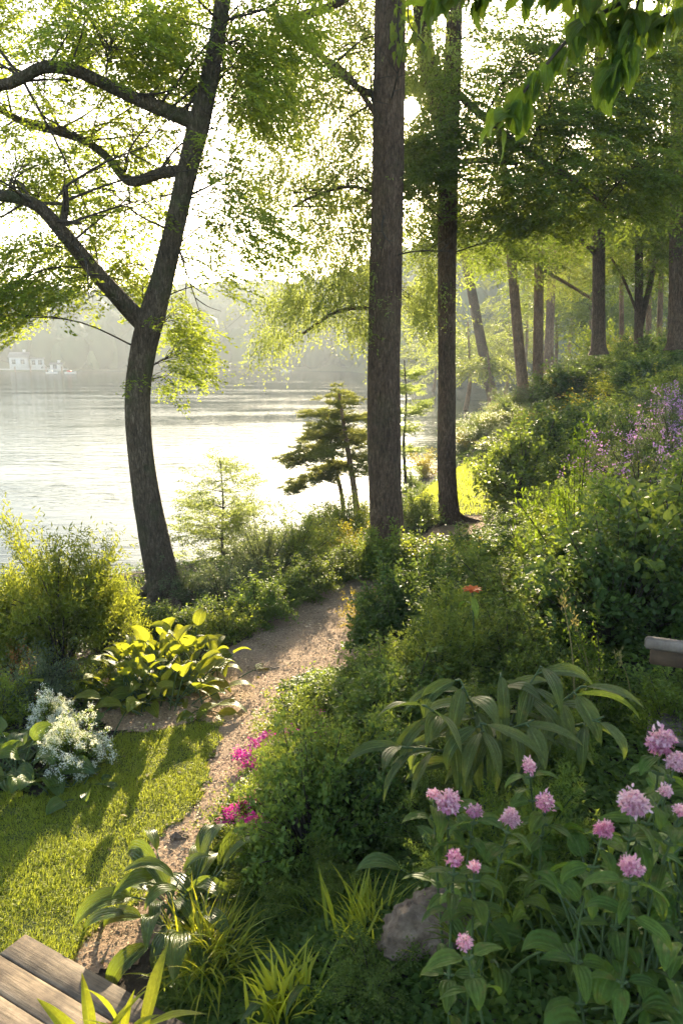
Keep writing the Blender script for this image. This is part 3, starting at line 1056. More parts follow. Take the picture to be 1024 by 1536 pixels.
for (px, py, rx, ry, dy, n) in ((470, 120, 70, 60, 1.5, 20), (520, 60, 50, 60, 1.2, 18), (430, 200, 50, 60, 1.8, 17), (500, 220, 60, 60, 1.2, 20), (540, 320, 30, 80, 1.0, 14), (460, 320, 50, 50, 1.6, 16), (415, 290, 30, 50, 2, 8),
                               (510, 410, 45, 40, 1.2, 14), (540, 470, 28, 40, .8, 11), (480, 475, 45, 22, 1.0, 9), (440, 500, 28, 16, 1.2, 6), (540, 530, 20, 25, .8, 5), (630, 400, 24, 80, 3.2, 14), (620, 500, 20, 50, 3.1, 9), (620, 260, 20, 60, 1.3, 7),
                               (470, -40, 120, 40, 1, 12), (640, -30, 80, 40, 1, 10), (500, 320, 70, 60, 1.4, 16), (440, 410, 50, 40, 1.8, 10), (520, 190, 60, 60, .9, 14), (400, 170, 40, 60, 2.0, 10), (632, 320, 24, 70, 3.2, 12), (634, 500, 20, 50, 3.4, 9), (625, 150, 20, 60, 1.2, 8), (490, 520, 40, 25, 1.1, 6), (425, 555, 18, 14, 1.4, 4)):
    clumps.append(px_clump(px, py-45, Y1+dy, rx, ry, 1.0, int(n*3.9)))
spray_tree(t1, limbs1, clumps, WEEP, M['leaf_weep'], M['twig'], .55, sun_gap=.2, droop=(-.1, .25), branch_r=.010, sc=(.55, 1.1), twigs=24)

# ------------------------------------------------------------------ second tall tree, forked
base = on_ground(674, 785)
Y2 = base[1]
t2 = thing('forked_tree', 'tall slim tree behind the sun with two stems splitting high above the path', 'tree', (0, 0, 0))
b = MB()
tr2 = limb_px(b, [(674, 795, 50, Y2), (673, 765, 33, Y2), (670, 690, 28, Y2), (670, 550, 26, Y2), (670, 400, 26, Y2), (672, 260, 27, Y2), (676, 150, 24, Y2), (680, 30, 22, Y2), (684, -150, 18, Y2), (688, -330, 10, Y2)], 60, 18, .07, 8)
roots(b, gpt(tr2[4][0], tr2[4][1]), .19, 6, 7)
obj('trunk', b.mesh('trunk', M['bark_tall'], True), t2)
b = MB()
lm = limb_px(b, [(671, 235, 22, Y2), (661, 175, 27, Y2-.1), (648, 120, 25, Y2-.2), (636, 70, 24, Y2-.3), (630, 0, 22, Y2-.4), (622, -150, 16, Y2-.6)], 24, 14, .07, 11)
obj('limb', b.mesh('limb', M['bark_tall'], True), t2)
limbs2 = [tr2, lm]
for rows in ([(675, 245, 8, Y2), (720, 240, 8, Y2-.4), (775, 246, 6, Y2-.8)], [(676, 130, 12, Y2), (730, 180, 11, Y2-.5), (800, 235, 9, Y2-1), (860, 270, 7, Y2-1.4), (920, 320, 4, Y2-1.6)]):
    b = MB()
    limbs2.append(limb_px(b, rows, 14, 8, .06, 12))
    obj('limb', b.mesh('limb', M['bark_tall'], True), t2)
clumps = []
for (px, py, rx, ry, dy, n) in ((618, 90, 26, 40, 1.6, 14), (640, 190, 30, 40, 1.4, 14), (620, 230, 26, 30, 1.4, 12), (655, 110, 24, 50, 1.5, 12), (650, 250, 40, 40, -.9, 20), (690, 190, 40, 50, -1.0, 22), (660, 320, 50, 40, .8, 18), (740, 230, 60, 60, -.8, 34), (760, 120, 70, 60, -.5, 40), (720, 60, 60, 60, .3, 30), (830, 180, 80, 70, -1, 50), (850, 60, 80, 70, -.3, 46),
                               (930, 130, 80, 80, -1, 56), (960, 250, 80, 70, -1.5, 56), (870, 280, 70, 50, -1.3, 40), (790, 290, 60, 40, -1, 26), (1000, 30, 80, 70, -.5, 44), (600, 285, 24, 18, -1.2, 5), (700, 330, 45, 40, .5, 18), (760, 360, 50, 40, .8, 16)):
    clumps.append(px_clump(px, py, Y2+dy, rx, ry, 1.2, int(n*2.9)))
spray_tree(t2, limbs2, clumps, BEECH, M['leaf_dark'], M['twig'], .6, sun_gap=.2, branch_r=.014)

# ------------------------------------------------------------------ trees of the hillside


def hill_tree(name, label, rows, clumps_px, leafmat, barkmat='bark_tall', extra=(), sprays=None, W=.6, sc=(.8, 1.5), seed=1, group=None):
    t = thing(name, label, 'tree', (0, 0, 0), group)
    b = MB()
    q = limb_px(b, rows, 36, 12, .07, seed)
    obj('trunk', b.mesh('trunk', M[barkmat], True), t)
    lm = [q]
    for r2 in extra:
        b = MB()
        lm.append(limb_px(b, r2, 14, 8, .06, seed+1))
        obj('limb', b.mesh('limb', M[barkmat], True), t)
    spray_tree(t, lm, [px_clump(*c[:6], int(c[6]*2.8)) for c in clumps_px], sprays or BEECH, M[leafmat], M['twig'], W, branch_r=.014, sc=sc, sun_gap=.4)
    return t


def trunk_rows(px, py, wpx, lean, y=None, top=-200, n=6):
    p = on_ground(px, py)
    yy = p[1] if y is None else y
    rows = [(px, py+12, wpx*1.5, yy), (px, py-8, wpx*1.05, yy)]
    for k in range(1, n+1):
        u = k/n
        rows.append((px+lean*u, py+(top-py)*u, wpx*(1-.45*u), yy))
    return rows, yy


# leaning slim trunk right of the forked tree
r3, y3 = trunk_rows(741, 618, 17, -70, top=250)
hill_tree('leaning_tree', 'slim dark trunk leaning left over the water right of the two tall trunks', r3,
          [(700, 370, y3, 50, 50, 1.5, 30), (735, 390, y3+1, 40, 40, 1.5, 16), (690, 280, y3, 60, 60, 1.5, 30), (645, 430, y3+2, 30, 50, 1.5, 12)], 'leaf_mid', 'bark_tall', seed=21)
r4, y4 = trunk_rows(784, 594, 17, -38, top=150)
hill_tree('sunlit_tree', 'slim reddish brown sunlit trunk leaning slightly left at the far end of the path', r4,
          [(745, 330, y4, 60, 60, 1.8, 40), (800, 380, y4-1, 50, 40, 1.8, 26), (760, 220, y4, 80, 60, 2, 40), (735, 385, y4+1, 30, 26, 1.5, 8)], 'leaf_mid', 'bark_far', seed=23)
r5, y5 = trunk_rows(806, 582, 16, 4, top=150)
hill_tree('upright_tree', 'slim upright brown trunk standing right beside the sunlit leaning one', r5,
          [(830, 330, y5, 60, 50, 1.8, 36), (860, 375, y5, 50, 36, 1.8, 22), (850, 420, y5+1, 36, 22, 1.5, 10), (820, 240, y5, 60, 50, 2, 30)], 'leaf_mid', 'bark_far', seed=25,
          extra=([(806, 400, 5, y5), (840, 420, 5, y5-.3), (890, 450, 4, y5-.6)],))
r6, y6 = trunk_rows(822, 548, 14, 12, y=44, top=200)
hill_tree('hazy_tree', 'pale blue grey trunk fading in the haze behind the upright brown one', r6,
          [(800, 440, 46, 40, 40, 3, 16), (850, 400, 46, 60, 50, 3, 26), (780, 350, 48, 60, 60, 3, 26)], 'leaf_back', 'bark_far', sprays=FARSPR, sc=(.8, 1.4), seed=27)
r8, y8 = trunk_rows(897, 520, 20, 2, y=22.5, top=-60)
hill_tree('stout_tree', 'stout dark trunk rising behind the yellow green bush on the slope', r8,
          [(900, 330, y8, 60, 40, 1.6, 34), (960, 330, y8, 60, 50, 1.6, 34), (840, 300, y8, 60, 50, 1.6, 30), (920, 200, y8, 100, 80, 2, 60)], 'leaf_dark', seed=29,
          extra=([(897, 385, 7, y8), (870, 360, 7, y8-.3), (820, 325, 5, y8-.8), (780, 315, 3, y8-1)],))
r9, y9 = trunk_rows(957, 522, 13, 2, y=23, top=50)
hill_tree('double_stem_tree', 'thin dark tree with a second stem spreading right at the top of the slope', r9,
          [(950, 400, y9, 50, 30, 1.5, 14), (1000, 380, y9, 50, 40, 1.5, 24), (970, 280, y9, 80, 60, 1.8, 40)], 'leaf_dark', seed=31,
          extra=([(957, 505, 9, y9), (966, 460, 9, y9), (976, 420, 8, y9), (984, 380, 7, y9), (990, 300, 6, y9)], [(955, 470, 4, y9), (935, 420, 4, y9), (915, 385, 3, y9)]))
r10, y10 = trunk_rows(1017, 512, 30, 2, y=20.5, top=-60)
hill_tree('edge_tree', 'thick grey trunk at the right edge of the slope top', r10,
          [(1010, 330, y10, 60, 50, 1.6, 34), (1060, 250, y10, 80, 90, 1.8, 50), (1060, 420, y10, 40, 50, 1.5, 20)], 'leaf_dark', seed=33)
for k, (px, py, wp, ln, yy) in enumerate(((988, 512, 8, 10, 27), (972, 512, 8, 4, 30), (932, 512, 7, -4, 33))):
    r, _ = trunk_rows(px, py, wp, ln, y=yy, top=150)
    hill_tree('thin_tree', ('thin stem leaning right beside the thick grey trunk', 'thin straight stem just left of the leaning thin stem', 'thinnest distant stem left of the double stemmed tree')[k], r,
              [(px, 360, yy, 60, 50, 2, 16), (px+20, 260, yy, 80, 60, 2, 20)], 'leaf_mid', 'bark_far', sprays=FARSPR, seed=40+k, sc=(.6, 1.0))

# background trees of the far slope, hazy and sunlit
BG = [(700, 520, 62, 70, 60, 'small'), (760, 500, 80, 90, 80, 'tall'), (830, 490, 58, 90, 90, 'broad'), (880, 470, 50, 80, 90, 'loose'), (930, 440, 60, 90, 100, 'dense'), (1000, 430, 55, 90, 110, 'wide'), (650, 530, 95, 60, 50, 'low'),
      (790, 400, 75, 100, 110, 'high'), (860, 350, 70, 110, 120, 'domed'), (960, 320, 62, 110, 120, 'spreading'), (730, 540, 48, 40, 22, 'bushy')]
for (px, py, yy, rx, ry, adj) in BG:
    c = at_y(px, py, yy)
    g = float(np.maximum(ground(c[0], yy), 0))
    k = yy/F
    t = thing('background_tree', '%s pale green tree in the haze %s' % (adj, {
        'small': 'over the water just right of the forked trunk', 'tall': 'behind the leaning slim trunk', 'broad': 'behind the upright brown trunk', 'loose': 'behind the yellow green slope bush', 'dense': 'left of the double stemmed tree',
        'wide': 'behind the thick edge trunk', 'low': 'on the shore between the two tall trunks', 'high': 'above the sunlit leaning trunk', 'domed': 'above the stout trunk to its left', 'spreading': 'above the double stemmed tree',
        'bushy': 'at the water edge beside the leaning trunk base'}[adj]), 'tree', (0, 0, 0), 'hazy trees at the end of the slope')
    b = MB()
    tp = smooth_path([(c[0], yy, g-.3), (c[0]+.3, yy, (g+c[2])/2), (c[0], yy, c[2]+ry*k*.6)], 10)
    tube(b, tp, np.linspace(.22, .05, 10), 8, 0, .05, 3)
    obj('trunk', b.mesh('trunk', M['bark_far'], True), t)
    nn = int(150*max(.4, (rx*ry*k*k)/16))
    cl = [(blob(c, (rx*k*.6, rx*k*.5, ry*k*.6), 1)[0], (rx*k*.5, rx*k*.45, ry*k*.40), max(6, nn//5)) for _ in range(6)]
    spray_tree(t, [tp], cl, FARSPR, M['leaf_back'], M['twig'], .7, branch_r=.03, sc=(.8, 1.5))

# ------------------------------------------------------------------ small pine, sapling, thin shore tree
p = on_ground(537, 790)
Yp = 15.6
pt = thing('small_pine', 'small flat topped pine with brownish layered needles beside the tall dark trunk', 'tree')
b = MB()
s1 = limb_px(b, [(538, 800, 11, Yp), (532, 740, 9, Yp), (524, 690, 8, Yp), (516, 640, 6, Yp), (508, 590, 3, Yp)], 20, 8, .08, 2)
obj('trunk', b.mesh('trunk', M['bark_far'], True), pt)
b = MB()
s2 = limb_px(b, [(516, 790, 7, Yp+.6), (512, 740, 6, Yp+.6), (500, 690, 5, Yp+.5), (494, 650, 3, Yp+.4), (490, 620, 2, Yp+.4)], 14, 8, .08, 2)
obj('trunk', b.mesh('second_stem', M['bark_far'], True), pt)
nb = MB(); tb = nb
for (px, py, lx, ly, dy) in ((440, 698, 512, 672, .3), (425, 690, 505, 680, .1), (450, 728, 522, 700, .2), (436, 735, 515, 712, .5), (455, 660, 508, 650, .5), (470, 640, 512, 640, -.2), (465, 622, 510, 625, .4), (490, 600, 511, 610, .1), (512, 585, 510, 600, 0),
                             (530, 600, 512, 612, .3), (545, 625, 515, 632, .2), (550, 655, 518, 655, .5), (480, 690, 515, 665, -.5), (552, 690, 524, 685, .4), (545, 710, 526, 700, -.3), (470, 675, 510, 655, .8), (490, 655, 512, 645, .6), (500, 625, 512, 630, .7),
                             (540, 668, 520, 660, .8), (475, 712, 520, 695, .8)):
    a, e = at_y(lx, ly, Yp), at_y(px, py, Yp+dy)
    L = np.linalg.norm(e-a)
    bp = smooth_path([a, (a+e)/2+np.array([0, 0, .06*L]), e], 10)
    tube(tb, bp, np.linspace(.012, .004, 10), 4, 1)
    nt_ = max(14, int(L*55))
    u = rng.uniform(.25, 1.05, nt_)
    bi = bp[np.clip((u*9).astype(int), 0, 9)]
    pos = bi+rng.normal(0, 1, (nt_, 3))*np.array([.14, .18, .055])
    for q in pos:
        m_ = 34
        dd = rng.normal(0, 1, (m_, 3))*np.array([1, 1, .35])+np.array([0, 0, .25])+unit(e-a)*.5
        leaves(nb, np.repeat(q[None], m_, 0)+rng.normal(0, .03, (m_, 3))*np.array([1, 1, .4]), dd, (0, 0, 1), rng.uniform(.06, .13, m_), .08, 0, 'kite', np.clip(.5+rng.normal(0, .25, m_), 0, 1))
obj('crown', nb.mesh('pine_crown', [M['pine'], M['twig']]), pt)


def young_tree(name, label, px, py, top_px, top_py, wpx, y, rows, mat, dens=1.0, W=.5, leaf=.045, seed=5):
    t = thing(name, label, 'tree')
    b = MB()
    q = limb_px(b, [(px, py, wpx, y), ((px*2+top_px)/3-2, (py*2+top_py)/3, wpx*.8, y), ((px+2*top_px)/3+2, (py+2*top_py)/3, wpx*.55, y), (top_px, top_py, 1.5, y)], 24, 6, .05, 4)
    obj('trunk', b.mesh('trunk', M['twig'], True), t)
    mb = MB(); tb = mb
    spr = spray_set(flat_spray, 4, 200+seed, L=.5, nt=8, nl=6, leaf=leaf, flat=.25, droop=.1)
    for (u, rpx, n) in rows:
        a = q[int(np.clip(u, 0, 1)*23)]
        for k in range(n):
            az = rng.uniform(0, 6.28)
            L = rpx*y/F*rng.uniform(.6, 1.15)
            e = a+np.array([math.cos(az)*L, math.sin(az)*L, L*rng.uniform(.15, .5)])
            bp = smooth_path([a, (a+e)/2+np.array([0, 0, -.04*L]), e], 6)
            tube(tb, bp, np.linspace(.007, .002, 6), 4, 1)
            m_ = max(4, int(L*30*dens))
            pos = bp[rng.integers(1, 6, m_)]+rng.normal(0, .05, (m_, 3))
            place_sprays(mb, spr, pos, az+rng.normal(0, .7, m_), rng.uniform(-.1, .5, m_), rng.uniform(.4, .75, m_), W, .3)
    obj('crown', mb.mesh('crown', [mat, M['twig']]), t)


young_tree('sapling', 'slender young tree standing before bright water right of the forked trunk', 338, 872, 330, 690, 5, 11.8,
           [(.15, 55, 6), (.25, 62, 7), (.35, 66, 8), (.45, 62, 8), (.55, 55, 8), (.65, 46, 7), (.75, 38, 6), (.85, 28, 5), (.93, 18, 4), (.99, 8, 3)], M['leaf_weep'], .65, leaf=.045)
young_tree('thin_shore_tree', 'very thin leafy tree on the shore between the two tall trunks', 608, 725, 606, 540, 5, 21,
           [(.15, 12, 3), (.3, 18, 5), (.45, 24, 6), (.6, 28, 7), (.75, 26, 6), (.9, 20, 5)], M['leaf_weep'], 1.0, leaf=.06, seed=9)

# ------------------------------------------------------------------ shrubs and perennials


def shrub_meshes(name, seed, mat, Rr=.5, H=.8, nstem=22, ntw=10, nl=9, leaf=.045, W=.55, kind='kite', upright=.4, twl=.22, droop=.15, flower=None, jitter=.02, stem_mat='twig', low=.0, umin=.22, fan=.6):
    r = np.random.default_rng(seed)
    fb, sb = MB(), MB()
    az = r.uniform(0, 2*np.pi, nstem)
    th = np.arccos(np.clip(r.uniform(low, 1, nstem), -1, 1))
    rr = r.uniform(.7, 1.08, nstem)*(1+.18*np.sin(az*3+seed))
    E = np.stack([Rr*np.cos(az)*np.sin(th)*rr, Rr*np.sin(az)*np.sin(th)*rr, H*(.12+.88*np.cos(th))*rr], 1)
    ftips = []
    for k in range(nstem):
        e = E[k]
        b0 = np.array([e[0]*.15, e[1]*.15, -.05])
        mid = (b0+e)/2+np.array([-e[0]*.12, -e[1]*.12, H*.14*upright])
        bp = smooth_path([b0, mid, e], 8)
        tube(sb, bp, np.linspace(.008, .003, 8), 4)
        sd = unit(e-mid)
        tip_tone = r.uniform(-.15, .15)
        for j in range(ntw):
            u = r.uniform(umin, 1.0)
            q = bp[min(7, int(u*7.99))]
            d = unit(sd+r.normal(0, fan, 3)+np.array([0, 0, upright]))
            L = twl*r.uniform(.5, 1.2)
            n_ = nl
            s = (np.arange(n_)+r.random(n_))/n_
            P = q+d*L*s[:, None]+np.array([0, 0, -droop])*(s*s*L)[:, None]+r.normal(0, jitter, (n_, 3))
            D = d*.6+r.normal(0, .75, (n_, 3))
            N = r.normal(0, .5, (n_, 3))+np.array([0, 0, 1])
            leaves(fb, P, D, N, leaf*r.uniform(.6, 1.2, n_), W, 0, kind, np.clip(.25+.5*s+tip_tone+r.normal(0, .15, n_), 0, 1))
            if u > .75:
                ftips.append(q+d*L)
    out = [fb.mesh(name+'_foliage', M[mat]), sb.mesh(name+'_stem', M[stem_mat])]
    if flower:
        fm, share, nf, fs, spread = flower
        ff = MB()
        T = np.array(ftips)
        T = T[r.random(len(T)) < share]
        for q in T:
            P = q+r.normal(0, spread, (nf, 3))+np.array([0, 0, .02])
            leaves(ff, P, r.normal(0, 1, (nf, 3)), r.normal(0, .5, (nf, 3))+np.array([0, 0, 1]), fs*r.uniform(.7, 1.2, nf), .8, 0, 'kite')
        out.append(ff.mesh(name+'_flower', M[fm]))
    return out


KIND = {}
for nm, kw in {
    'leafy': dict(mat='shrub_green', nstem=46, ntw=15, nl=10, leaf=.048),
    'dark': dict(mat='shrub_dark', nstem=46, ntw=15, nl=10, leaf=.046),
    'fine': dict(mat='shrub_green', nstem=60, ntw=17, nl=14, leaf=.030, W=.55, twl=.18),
    'grey': dict(mat='shrub_grey', nstem=50, ntw=15, nl=12, leaf=.036, W=.45),
    'lime': dict(mat='shrub_lime', nstem=44, ntw=14, nl=10, leaf=.040, W=.6),
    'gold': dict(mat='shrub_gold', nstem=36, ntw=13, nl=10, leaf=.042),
    'mound': dict(mat='shrub_green', nstem=110, ntw=9, nl=9, leaf=.042, W=.65, twl=.13, umin=.62, upright=.15, fan=.8),
    'mounddark': dict(mat='shrub_dark', nstem=110, ntw=9, nl=9, leaf=.046, W=.65, twl=.13, umin=.62, upright=.15, fan=.8),
    'feather': dict(mat='feather', nstem=46, ntw=17, nl=14, leaf=.042, W=.32, upright=.8, twl=.22, stem_mat='stem', kind='kite'),
    'broad': dict(mat='shrub_green', nstem=20, ntw=8, nl=6, leaf=.085, W=.6, kind='oval'),
    'willow': dict(mat='shrub_lime', nstem=60, ntw=20, nl=16, leaf=.045, W=.26, upright=1.2, twl=.3, H=1.0, low=.12),
    'fern': dict(mat='leaf_near', nstem=20, ntw=14, nl=14, leaf=.04, W=.4, upright=.1, twl=.26, droop=.4),
    'rust': dict(mat='rust', nstem=16, ntw=8, nl=8, leaf=.035),
    'purple': dict(mat='shrub_grey', nstem=46, ntw=13, nl=11, leaf=.035, W=.3, upright=1.2, flower=('purple', .6, 14, .020, .03), low=.3),
    'white': dict(mat='shrub_green', nstem=100, ntw=9, nl=8, leaf=.045, twl=.12, umin=.5, upright=.2, flower=('white', .85, 26, .024, .026)),
    'magenta': dict(mat='shrub_green', nstem=34, ntw=8, nl=7, leaf=.03, H=.45, upright=.2, twl=.14, umin=.5, flower=('magenta', .9, 34, .034, .03), low=.0),
    'whitelow': dict(mat='shrub_lime', nstem=20, ntw=9, nl=8, leaf=.035, H=.5, flower=('white', .25, 6, .02, .02)),
}.items():
    nvar = 3 if nm in ('leafy', 'dark', 'fine', 'feather', 'lime', 'grey', 'mound', 'mounddark') else 2
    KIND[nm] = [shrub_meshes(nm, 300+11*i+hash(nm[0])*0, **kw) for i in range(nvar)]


def plant(name, label, cat, kind, pos, width, height, group=None, rz=None):
    v = KIND[kind][RND.randrange(len(KIND[kind]))]
    H0 = {'willow': 1.0, 'magenta': .45, 'whitelow': .5}.get(kind, .8)
    t = thing(name, label, cat, tuple(pos), group, RND.uniform(0, 6.28) if rz is None else rz, (width, width, height/H0))
    obj('foliage', v[0], t)
    obj('stem', v[1], t)
    if len(v) > 2:
        obj('blossom', v[2], t)
    return t


def plant_px(name, label, cat, kind, px, py, width, height, group=None):
    return plant(name, label, cat, kind, on_ground(px, py), width, height, group)


S = 'shrub'
# the bank on the left
plant_px('willow_shrub', 'tall feathery yellow green shrub before the water left of the forked tree', S, 'willow', 92, 1003, 1.25, 1.35)
plant_px('willow_shrub', 'smaller wispy pale shrub between the tall feathery shrub and the forked trunk', S, 'willow', 158, 985, .75, 1.05)
plant_px('willow_shrub', 'half hidden wispy shrub at the left edge beside the tall feathery shrub', S, 'willow', 15, 1015, .9, .9)
plant_px('rust_perennial', 'small rust orange plant beside the big hosta', 'plant', 'rust', 112, 1035, .28, .32)
plant_px('rust_perennial', 'reddish tinted plant at the left edge above the white flowers', 'plant', 'rust', 28, 1060, .5, .5)
plant_px('bed_shrub', 'grey green bush behind the white flowers at the left edge', S, 'grey', 60, 1060, .8, .55)
plant_px('bed_shrub', 'light green bush between the rust plant and the hosta', S, 'lime', 135, 1050, .45, .35)
plant_px('bed_shrub', 'pale mixed bush at the far left of the bed', S, 'lime', 5, 1085, .6, .5)
plant_px('flowering_bush', 'round bush covered in small white flowers at the lawn edge', 'flower bush', 'white', 112, 1160, .46, .40)
plant_px('flowering_bush', 'low sprawl of white flowers behind the round white bush', 'flower bush', 'white', 80, 1110, .36, .34)
plant_px('dark_shrub', 'small dark round shrub at the foot of the forked trunk', S, 'dark', 222, 950, .5, .38)
# row between path and water
for (px, py, k, w_, h_, lab) in ((290, 945, 'leafy', .8, .42, 'green shrub at the path corner right of the forked trunk'), (340, 960, 'lime', .7, .45, 'low light green shrub touching the outer edge of the path bend'), (335, 905, 'grey', .9, .6, 'greyish shrub around the foot of the sapling'),
                                 (385, 935, 'mound', .8, .5, 'dense green shrub beside the path right of the sapling'), (425, 915, 'fine', .8, .5, 'fine leaved shrub on the lake side of the path'), (465, 895, 'mound', .8, .5, 'leafy shrub where the path narrows'),
                                 (395, 880, 'grey', 1.0, .9, 'tall loose grey green shrub before the bright water'), (440, 860, 'fine', 1.0, .8, 'fine leaved shrub close to the shore left of the tall trunk'), (505, 872, 'fine', .9, .5, 'shrub hugging the bend of the path left of the tall trunk'),
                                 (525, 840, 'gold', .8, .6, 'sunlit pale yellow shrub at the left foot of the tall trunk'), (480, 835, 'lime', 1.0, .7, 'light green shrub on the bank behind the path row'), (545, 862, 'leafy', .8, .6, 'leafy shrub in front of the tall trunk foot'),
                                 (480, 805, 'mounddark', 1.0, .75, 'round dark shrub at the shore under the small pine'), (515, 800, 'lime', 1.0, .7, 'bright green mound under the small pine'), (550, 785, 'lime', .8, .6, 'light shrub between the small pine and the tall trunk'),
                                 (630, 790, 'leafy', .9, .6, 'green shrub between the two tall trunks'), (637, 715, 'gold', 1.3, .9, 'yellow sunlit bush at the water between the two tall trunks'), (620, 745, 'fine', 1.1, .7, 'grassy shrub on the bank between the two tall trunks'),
                                 (270, 905, 'grey', .7, .6, 'wispy shrub just right of the forked trunk foot')):
    plant_px('bank_shrub', lab, S, k, px, py, w_, h_)
# right side of the path and the slope: shrubs one can tell apart
for (nm, px, py, k, w_, h_, lab) in (
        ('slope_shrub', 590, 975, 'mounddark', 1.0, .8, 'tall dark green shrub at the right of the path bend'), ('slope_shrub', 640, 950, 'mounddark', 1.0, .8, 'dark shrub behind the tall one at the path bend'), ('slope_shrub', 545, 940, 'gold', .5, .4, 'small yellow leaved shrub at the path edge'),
        ('slope_shrub', 650, 880, 'lime', 1.3, .7, 'sunlit pale shrub right of the tall trunk'), ('slope_shrub', 600, 870, 'mound', 1.0, .7, 'bright leafy shrub just in front of the tall trunk'), ('slope_shrub', 710, 880, 'gold', .9, .45, 'sun flecked golden shrub behind the orange flower'),
        ('slope_shrub', 735, 850, 'fine', 1.4, .45, 'wide fine leaved mound right of the forked trunk'), ('slope_shrub', 790, 760, 'mound', 2.2, 1.5, 'large rounded grey green bush beside the clearing'), ('slope_shrub', 850, 720, 'mounddark', 2.2, 1.4, 'large dark bush right of the rounded grey green bush'),
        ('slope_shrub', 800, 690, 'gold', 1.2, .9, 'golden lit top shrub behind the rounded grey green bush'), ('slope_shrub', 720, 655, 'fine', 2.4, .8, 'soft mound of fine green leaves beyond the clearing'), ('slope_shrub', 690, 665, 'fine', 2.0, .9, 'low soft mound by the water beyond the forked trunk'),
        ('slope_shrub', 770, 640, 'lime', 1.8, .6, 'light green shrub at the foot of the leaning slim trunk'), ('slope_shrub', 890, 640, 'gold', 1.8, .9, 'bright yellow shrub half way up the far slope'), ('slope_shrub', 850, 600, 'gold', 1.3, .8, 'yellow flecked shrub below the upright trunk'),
        ('slope_shrub', 812, 600, 'grey', 2.0, .6, 'misty grey green shrub at the foot of the slim trunks'), ('yellow_green_bush', 900, 560, 'lime', 2.8, 2.6, 'tall yellow green bush in front of the stout trunk'), ('slope_shrub', 950, 600, 'lime', 2.2, .9, 'light shrub high on the slope under the double stemmed tree'),
        ('slope_shrub', 990, 640, 'leafy', 2.0, 1.0, 'green shrub above the purple flowers'), ('purple_bush', 955, 800, 'purple', 1.1, 1.0, 'bush with mauve flower haze on the right slope'), ('purple_bush', 1005, 730, 'purple', .9, 1.0, 'taller bush with purple flowers at the right edge'),
        ('fern_shrub', 860, 880, 'fern', 1.15, 1.25, 'bright green airy bush with dark bare stems on the slope'), ('dark_shrub', 920, 960, 'mounddark', 1.2, .9, 'dark glossy leaved shrub behind the bench'), ('dark_shrub', 1000, 930, 'broad', 1.1, .8, 'broad leaved dark shrub at the right edge above the bench'),
        ('slope_shrub', 830, 960, 'mound', 1.0, .6, 'green shrub below the airy bush'), ('slope_shrub', 760, 930, 'fine', 1.2, .6, 'fine leaved mound right of the orange flower'), ('slope_shrub', 690, 960, 'mound', 1.0, .5, 'fine leaved mound left below the orange flower'),
        ('slope_shrub', 1000, 860, 'mound', 1.4, .9, 'leafy mound under the mauve bush at the right edge'), ('slope_shrub', 1000, 1110, 'fern', .5, .3, 'fern like plant below the bench end'), ('slope_shrub', 900, 1070, 'fern', .7, .45, 'feathery green plant left of the bench'),
        ('edge_plant', 445, 1100, 'lime', .6, .36, 'light green mound at the inner path edge above the magenta flowers'), ('edge_plant', 505, 1070, 'leafy', .7, .4, 'leafy mound behind the light green mound at the path edge'), ('edge_plant', 560, 1035, 'leafy', .7, .38, 'low leafy mound where the path bends out of sight'),
        ('edge_plant', 345, 1245, 'whitelow', .42, .3, 'low lime plant dotted with white flowers at the path edge'), ('edge_plant', 325, 1290, 'whitelow', .3, .2, 'tiny lime plant with white flowers behind the big leaf clump'), ('edge_plant', 425, 1165, 'fine', .5, .3, 'fine leaved tuft between the magenta patches'),
        ('magenta_flowers', 448, 1140, 'magenta', .7, .2, 'largest magenta flower patch beside the path'), ('magenta_flowers', 408, 1182, 'magenta', .32, .15, 'small middle magenta flower patch beside the path'), ('magenta_flowers', 396, 1245, 'magenta', .5, .17, 'lowest magenta flower patch near the big leaf clump'),
        ('feathery_plant', 470, 1290, 'mound', .8, .75, 'tall feathery green plant left of centre behind the rock'), ('feathery_plant', 530, 1200, 'feather', .9, .75, 'feathery plant right of the magenta flowers'), ('feathery_plant', 600, 1120, 'mound', 1.0, .6, 'feathery plant at the middle of the slope'),
        ('feathery_plant', 560, 1250, 'dark', .7, .6, 'shadowy dark leaved plant above the yellow grass'), ('feathery_plant', 660, 1050, 'feather', 1.0, .7, 'feathery plant behind the drooping broad leaves'), ('feathery_plant', 430, 1230, 'feather', .6, .5, 'low feathery plant beside the lowest magenta patch'),
        ('feathery_plant', 760, 1020, 'fine', .9, .5, 'feathery plant below the orange flower'), ('feathery_plant', 400, 1330, 'fine', .5, .35, 'fine leaved tuft right of the big leaf clump'), ('feathery_plant', 470, 1370, 'feather', .55, .3, 'low wispy plant left of the yellow grass'),
        ('feathery_plant', 790, 1330, 'feather', .6, .5, 'wispy undergrowth between the pink flowers'), ('feathery_plant', 720, 1360, 'feather', .5, .4, 'wispy tuft above the rock'), ('feathery_plant', 560, 1500, 'fine', .5, .25, 'fine low plant below the rock at the bottom')):
    plant_px(nm, lab, 'plant' if 'plant' in nm or 'flowers' in nm else S, k, px, py, w_, h_)

